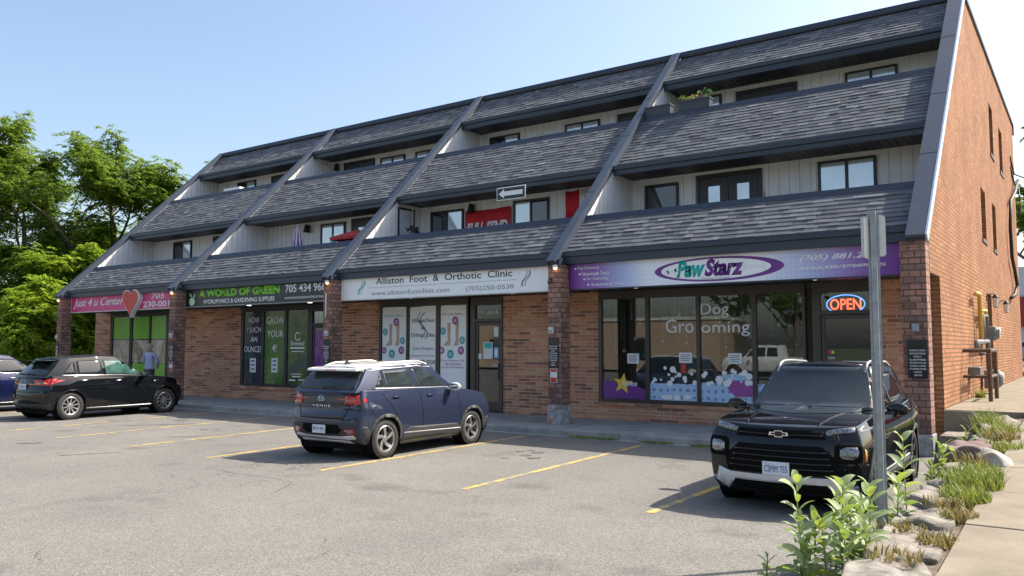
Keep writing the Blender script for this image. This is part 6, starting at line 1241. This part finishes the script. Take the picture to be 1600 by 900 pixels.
# undergrowth below them: nobody could count it
def scatter(name, m, n, area, hgt, seed, ll=.2, lw=.08):
    ng = np.random.default_rng(seed); P_ = area(ng, n); ang = ng.uniform(0, 6.28, n); D_ = np.stack([np.cos(ang), np.sin(ang), ng.uniform(-.3, .6, n)], 1); D_ /= np.linalg.norm(D_, axis=1)[:, None]; S_ = np.cross(D_, np.stack([ng.normal(0, .4, n), ng.normal(0, .4, n), np.ones(n)], 1)); S_ /= np.linalg.norm(S_, axis=1)[:, None]
    o = leafmesh(name, P_, D_, S_, m, None, ng, ll, lw); return o
def bushes(ng, n):
    c = np.stack([ng.uniform(-56, -31, 60), ng.uniform(2, 16, 60), ng.uniform(.3, 3.0, 60)], 1); k = ng.integers(0, 60, n); d = ng.normal(0, 1, (n, 3)); d /= np.linalg.norm(d, axis=1)[:, None]; return c[k]+d*np.array([1.6, 1.3, 1.3])*ng.uniform(.6, 1, (n, 1))
o = scatter('undergrowth', LF['bright'], 42000, bushes, 2, 4, .24, .11); tag(o, 'dense leafy undergrowth below the trees on the left', 'undergrowth', kind='stuff')
mb = MB(); mb.add([(-90, -.9, -.02), (-31, -.9, -.02), (-29.8, 2, -.02), (-29.8, 40, -.02), (-90, 40, -.02)], [(0,1,2,3,4)]); tag(mb.build('grass_ground', mat('rough_grass_ground', (.05,.085,.02), .95, var=.3, scale=2, bump=.5)), kind='structure')
# milkweed by the sign post
def milkweed(loc, h, seed, label, pairs=9, ll=.15, cat='milkweed', group='milkweed plants along the stone edge', lean=(0, 0), upw=1.0):
    rr = random.Random(seed); e = empty('milkweed_plant', loc, rr.uniform(0, 3), label, cat, group); b = MB(); pts = [Vector((lean[0]*t*t+.012*math.sin(t*5), lean[1]*t*t, h*t)) for t in [i/8 for i in range(9)]]; b.tube(pts, [.010-.006*i/8 for i in range(9)], 6); b.build('stem', mat('plant_stem', (.22,.26,.08), .7), e, smooth=True)
    lv = MB()
    for k in range(pairs):
        f = .12+.86*k/(pairs-1); i = min(7, int(f*8)); p = pts[i].lerp(pts[i+1], f*8-i); az = k*math.pi/2+rr.uniform(-.3, .3); L0 = ll*(1.0 if f < .7 else 1.3-.55*f)*rr.uniform(.65, 1.15); wd = L0*rr.uniform(.30, .44)
        for s in (0, math.pi):
            a = az+s+rr.uniform(-.2, .2); el = (.05+upw*f)*rr.uniform(.8, 1.15); o_ = Vector((math.cos(a), math.sin(a), 0)); sd2 = Vector((-math.sin(a), math.cos(a), 0)); rows = []; roll = rr.uniform(-.7, .7)
            nseg = 6; q = Vector(p); v_ = []
            for j in range(nseg+1):
                t = j/nseg; e2 = el-1.2*t*t*.8; w_ = wd*.5*math.sin(math.pi*min(1, t**.8*.97+.03))**.8 if 0 < j < nseg else .002
                nrm = Vector((0, 0, 1))*math.cos(e2)-o_*math.sin(e2); sdd = sd2*math.cos(roll)+nrm*math.sin(roll)
                v_ += [q-sdd*w_+nrm*w_*.35, q, q+sdd*w_+nrm*w_*.35]; q = q+(o_*math.cos(e2)+Vector((0, 0, 1))*math.sin(e2))*L0/nseg
            tone = rr.uniform(0, .8)+.35*f
            lv.add(v_, [(3*j, 3*j+1, 3*j+4, 3*j+3) for j in range(nseg)]+[(3*j+1, 3*j+2, 3*j+5, 3*j+4) for j in range(nseg)], col=tone)
    lv.build('leaves', LF['milk'], e, smooth=True, colors=True)
    return e
MW = [((.60, -8.72, -.05), .78, 21, 'tall milkweed at the left front of the clump by the sign post', 10), ((.90, -8.62, -.02), .74, 22, 'upright milkweed in the middle of the clump left of the sign post', 10), ((.78, -8.35, -.03), .60, 23, 'milkweed between the two tallest stems of the clump', 9), ((1.02, -8.25, .0), .66, 24, 'milkweed leaning against the foot of the sign post', 10),
      ((1.10, -7.2, .0), .95, 25, 'milkweed standing behind the sign post with leaves either side of it', 11), ((.42, -8.95, -.05), .22, 26, 'tiny milkweed shoot at the left foot of the clump', 5), ((.70, -8.95, -.05), .36, 27, 'low milkweed at the bottom edge of the picture', 6), ((.98, -8.85, .0), .42, 28, 'short broad leaved milkweed right of the middle stem', 7), ((.92, -8.1, -.02), .5, 37, 'half hidden milkweed deep inside the clump', 8), ((.66, -8.5, -.05), .45, 38, 'short milkweed behind the left tall stem', 7),
      ((1.05, -4.6, .0), .62, 29, 'bushy milkweed beside the rear wheel of the black car', 10), ((1.12, -4.35, .0), .5, 30, 'second bushy milkweed close behind the rear wheel', 9), ((.96, -4.8, .0), .42, 31, 'low milkweed nearest the rear wheel of the black car', 8), ((1.12, -2.9, .0), .65, 32, 'milkweed growing beside the pinkish boulder', 9)]
MW += [((.82, -8.85, -.03), .50, 41, 'low milkweed filling the front of the clump', 8), ((1.0, -8.5, .0), .55, 42, 'milkweed between the middle stem and the sign post', 8), ((.55, -8.5, -.05), .40, 43, 'low milkweed at the left back of the clump', 7), ((1.06, -8.6, .05), .40, 44, 'low milkweed against the nearest edge stone', 7), ((.85, -8.15, -.02), .62, 45, 'milkweed rising behind the clump just left of the post', 9), ((1.08, -7.45, .0), .6, 46, 'shorter milkweed directly behind the sign post', 9)]
for loc, h, s_, lb, pr in MW: milkweed(loc, h, s_, lb, pr, ll=.215 if h > .3 else .12)
# stones of the rough edge between lot and path
def rock(loc, dims, seed, label, m, name='border_stone', group='rough stones of the path edge', rz=0):
    bm = bmesh.new(); bmesh.ops.create_cube(bm, size=1); bmesh.ops.subdivide_edges(bm, edges=bm.edges[:], cuts=8, use_grid_fill=True); rr = random.Random(seed); from mathutils import noise as NS
    for v in bm.verts:
        c = v.co.copy(); k = .5/max(abs(c.x), abs(c.y), abs(c.z)); sph = c.normalized()*.56; c = c.lerp(sph, .22 if name == 'border_stone' else .75); n = NS.noise_vector(c*2.6+Vector((seed, 0, 0)))*.17+NS.noise_vector(c*7+Vector((0, seed, 0)))*.06; c += n; v.co = Vector((c.x*dims[0], c.y*dims[1], c.z*dims[2]))
    me = bpy.data.meshes.new(name); bm.to_mesh(me); bm.free(); o = link(name, me, m, None); s = o.modifiers.new('s', 'SUBSURF'); s.levels = 1; s.render_levels = 1; o.location = loc; o.rotation_euler = (rr.uniform(-.05, .05), rr.uniform(-.05, .05), rz); tag(o, label, 'stone', group)
    for p in me.polygons: p.use_smooth = name == 'boulder'
    return o
OC = M['old_concrete']; rr = random.Random(12); y = -11.6; places = ['nearest the camera', 'beside the bottom edge of the picture', 'right of the milkweed clump', 'at the foot of the sign post', 'just behind the sign post', 'beside the grass strip', 'before the pinkish boulder', 'beside the rear wheel', 'after the pinkish boulder', 'near the low steps', 'below the steps', 'at the corner of the raised walk', 'last before the side yard']
i = 0
while y < 1.0 and i < len(places):
    ln = rr.uniform(.85, 1.15); zt = pz(y)+.02; hh = zt+.14
    rock((1.30+rr.uniform(-.03, .03), y+ln/2, zt-hh/2-.02), (.52, ln*1.02, hh), i+3, 'weathered grey edge stone '+places[i], OC, rz=rr.uniform(-.06, .06)); y += ln; i += 1
PK = mat('pink_boulder', (.20,.135,.12), .9, var=.35, scale=6, bump=.8, bscale=20, col2=(.11,.08,.075)); GK = mat('pale_boulder', (.36,.33,.29), .9, var=.3, scale=6, bump=.8, bscale=20)
rock((1.20, -4.05, .34), (.56, .80, .56), 50, 'large pinkish boulder sitting on the path edge', PK, 'boulder', 'boulders on the path edge', .2); rock((1.52, -4.35, .40), (.34, .42, .36), 51, 'small pale boulder right of the pinkish one', GK, 'boulder', 'boulders on the path edge', .5); rock((1.24, -3.0, .34), (.46, .7, .40), 52, 'flat reddish boulder behind the large pinkish one', PK, 'boulder', 'boulders on the path edge', 0)
# tufts
def tuft(loc, n, h, r, seed, m, label, lean=.5, wd=.012, name='grass_tuft', cat='weed', group='weeds along the path edge'):
    rr = random.Random(seed); mb = MB()
    for q in range(n):
        a = rr.uniform(0, 6.28); rad = r*math.sqrt(rr.random()); p = Vector((math.cos(a)*rad, math.sin(a)*rad, 0)); a2 = rr.uniform(0, 6.28); o_ = Vector((math.cos(a2), math.sin(a2), 0)); sd2 = Vector((-math.sin(a2), math.cos(a2), 0)); hh = h*rr.uniform(.4, 1.1); ww = wd*rr.uniform(.6, 1.3); ln_ = lean*rr.uniform(.3, 1.4); v_ = []
        for j in range(4): t = j/3; v_ += [p+o_*ln_*hh*t*t+Vector((0, 0, hh*t*(1-.25*t*ln_)))-sd2*ww*(1-t)*(.6+.8*t), p+o_*ln_*hh*t*t+Vector((0, 0, hh*t*(1-.25*t*ln_)))+sd2*ww*(1-t)*(.6+.8*t)]
        mb.add(v_, [(0,1,3,2), (2,3,5,4), (4,5,7,6)], col=rr.uniform(0, .8))
    o = mb.build(name, m, None, colors=True); o.location = loc; tag(o, label, cat, group); return o
W_ = LF['weed']; DY = LF['dry']
for i, (x, y, z, n, h, r, m, lb) in enumerate(((1.50, -6.6, .33, 420, .22, .22, W_, 'yellow green weeds between path and stones beside the sign post'), (1.50, -5.9, .36, 520, .26, .26, W_, 'thick yellow green weeds in the middle of the planting gap'), (1.48, -5.35, .38, 420, .24, .22, W_, 'thick yellow green weeds before the boulders'), (1.53, -7.3, .31, 220, .14, .16, DY, 'dry reddish weeds at the near end of the planting gap'), (1.50, -8.2, .28, 160, .12, .16, DY, 'brown dry weeds at the bottom right of the stones'), (1.40, -6.9, .36, 120, .12, .2, DY, 'dry weeds creeping over the edge stone'),
      (1.50, -3.0, .44, 260, .20, .24, W_, 'green weeds at the right of the small pale boulder'), (1.45, -2.1, .47, 200, .24, .2, DY, 'dry brown weeds beside the path beyond the boulders'), (1.42, -1.2, .5, 220, .26, .2, W_, 'green weeds near the end of the stone edge'), (1.0, .35, .3, 260, .55, .18, W_, 'long bladed grass clump growing by the concrete steps'), (1.15, -.1, .4, 180, .42, .16, W_, 'second grass clump right of the concrete steps'), (1.75, 1.5, .66, 160, .2, .25, W_, 'weeds along the crack of the raised walk'),
      (.95, -5.6, LOT, 380, .16, .32, W_, 'low green weeds behind the sign post at the lot edge'), (.98, -6.5, LOT, 380, .18, .3, W_, 'green weeds at the foot of the sign post'), (.98, -3.6, LOT, 300, .16, .3, W_, 'low weeds by the rear wheel of the black car'), (.9, -2.6, LOT, 300, .14, .35, W_, 'low weeds between the car and the end pillar'), (.42, 5.6, .66, 100, .25, .1, W_, 'weeds at the foot of the side wall by the gas meters'),
      (1.08, -7.0, LOT, 520, .16, .26, W_, 'bright green weeds at the lot edge behind the post foot'), (.98, -6.1, LOT, 420, .14, .30, W_, 'bright green weeds along the lot edge beyond the post'), (1.15, -9.3, .1, 160, .14, .25, DY, 'dry weeds in front of the nearest stone'), (1.30, -5.5, .42, 120, .13, .25, W_, 'sparse weeds on top of the edge stones beside the sign post'), (1.36, -4.5, .44, 160, .2, .2, DY, 'reddish dry stalks next to the pale boulder'), (1.30, -1.8, .5, 160, .24, .22, W_, 'leafy weeds over the last edge stones'), (1.32, -8.9, .30, 90, .10, .2, DY, 'dry creeping weeds on the nearest edge stone'), (1.2, -7.9, .31, 90, .08, .2, DY, 'thin dry weeds on the stone beside the milkweed clump'))): tuft((x, y, z-.02), n, h, r, 60+i, m, lb)
for i, (x, lb) in enumerate(((-5.9, 'dark green weed patch in the gutter left of the two stall lines'), (-5.35, 'small weed patch in the gutter beside the larger one'), (-4.3, 'weed patch in the gutter at the end of a stall line'), (-3.4, 'weed patch in the gutter nearest the black crossover'))):
    o = tuft((x, -.93, LOT), 260, .07, .17, 90+i, W_, lb, 1.2, .010, 'gutter_weed', 'weed', 'weed patches in the gutter'); o.scale = (2.1 if i in (0, 2) else 1.3, .5, 1)
# ------------------------------------------------------------------ far right
rb_ = empty('red_and_white_building', (8.0, 66, .5), RAD(-12), 'low building with white top and red lower wall beyond the side yard', 'building')
b = MB(); b.box(-12, 14, 0, 12, 3.2, 8.2); b.build('white_upper_wall', mat('white_cladding', (.6,.62,.65), .6), rb_); b = MB(); b.box(-12, 14, -.05, 12, 0, 3.2); b.build('lower_wall', mat('white_block_wall', (.62,.62,.6), .7), rb_); b = MB(); b.box(-12, 14, -.35, -.051, 3.0, 5.6); b.build('red_awning', mat('red_cladding', (.35,.03,.03), .6), rb_)
tree((-.5, 50, .3), 15, 1.1, 31, 'leafy tree rising beyond the rear yard at the right edge', 1700, 'tree', .3, ll=.45, lw=.2, group=None)
bs2 = mitsu(paint('silver_car_paint', (.35,.37,.4), .6, .3), M['glass_car'], 'ten'); car(bs2, 'silver car parked far behind the building at the right edge', 'car', (-1.55, 56, .62), RAD(175), 1.05, None, None)
# ------------------------------------------------------------------ behind the camera, seen in the shop glass
tb2 = empty('tan_building', (-33, -42, -.1), 0, 'plain tan building across the lot seen only as a reflection in the shop glass', 'building'); b = MB(); b.box(-13, 12, -6, 0, 0, 4.0); b.build('wall', mat('tan_stucco', (.46,.33,.24), .8), tb2); b = MB(); b.box(-13.1, 12.1, -6.1, .1, 4.0, 4.25); b.build('parapet', M['offwhite'], tb2)
for q in (-9, -3, 5): b = MB(); b.box(q-1, q+1, -.01, .03, .8, 2.6); b.build('window', M['glass_dark'], tb2)
for i, (x, y, h) in enumerate(((-16, -44, 9), (-8, -46, 10), (1, -44, 9), (10, -46, 10), (-24, -52, 11))): tree((x, y, -.2), h, 1.2, 70+i, ['tree across the lot right of the tan building', 'tall tree across the lot behind the white pickup', 'tree across the lot facing the grooming shop door', 'tree across the lot behind the photographer', 'tall tree behind the tan building'][i], 700, 'tree', .25, ll=.4, lw=.2, group='trees across the lot')
PKW = paint('white_pickup_paint', (.7,.7,.7), 0, .3)
pk = mitsu(PKW, M['glass_car'], 'ten'); pk = dict(pk); pk['name'] = 'pickup_truck'; pk['xr'] = -2.9; pk['xf'] = 2.5; pk['wheels'] = (1.55, -1.85); pk['W'] = 1.95; pk['r'] = .40; pk['rr'] = .25; pk['top'] = [(-2.9, 1.25), (2.0, 1.25), (2.4, 1.15), (2.5, 1.0)]; pk['bot'] = [(-2.9, .5), (2.5, .42)]; pk['plan'] = [(-9, 1)]
pk['gh'] = dict(f0=1.2, f1=.5, r0=-1.05, r1=-.95, base=[(-2, 1.2), (2, 1.2)], roof=[(-2, 1.88), (1, 1.9)], w0=.86, w1=.68)
pk['side'] = [('side_window', [(-.2, 1.3), (.85, 1.3), (.45, 1.78), (-.2, 1.8)], M['glass_car'], .003), ('side_window', [(-.9, 1.3), (-.3, 1.3), (-.3, 1.8), (-.85, 1.78)], M['glass_car'], .003)]; pk['front'] = []; pk['rear'] = []; pk['roof'] = []
car(pk, 'white pickup truck across the lot seen reflected in the grooming shop window', 'pickup truck', (-12.5, -27, LOT), RAD(180), 1.0)
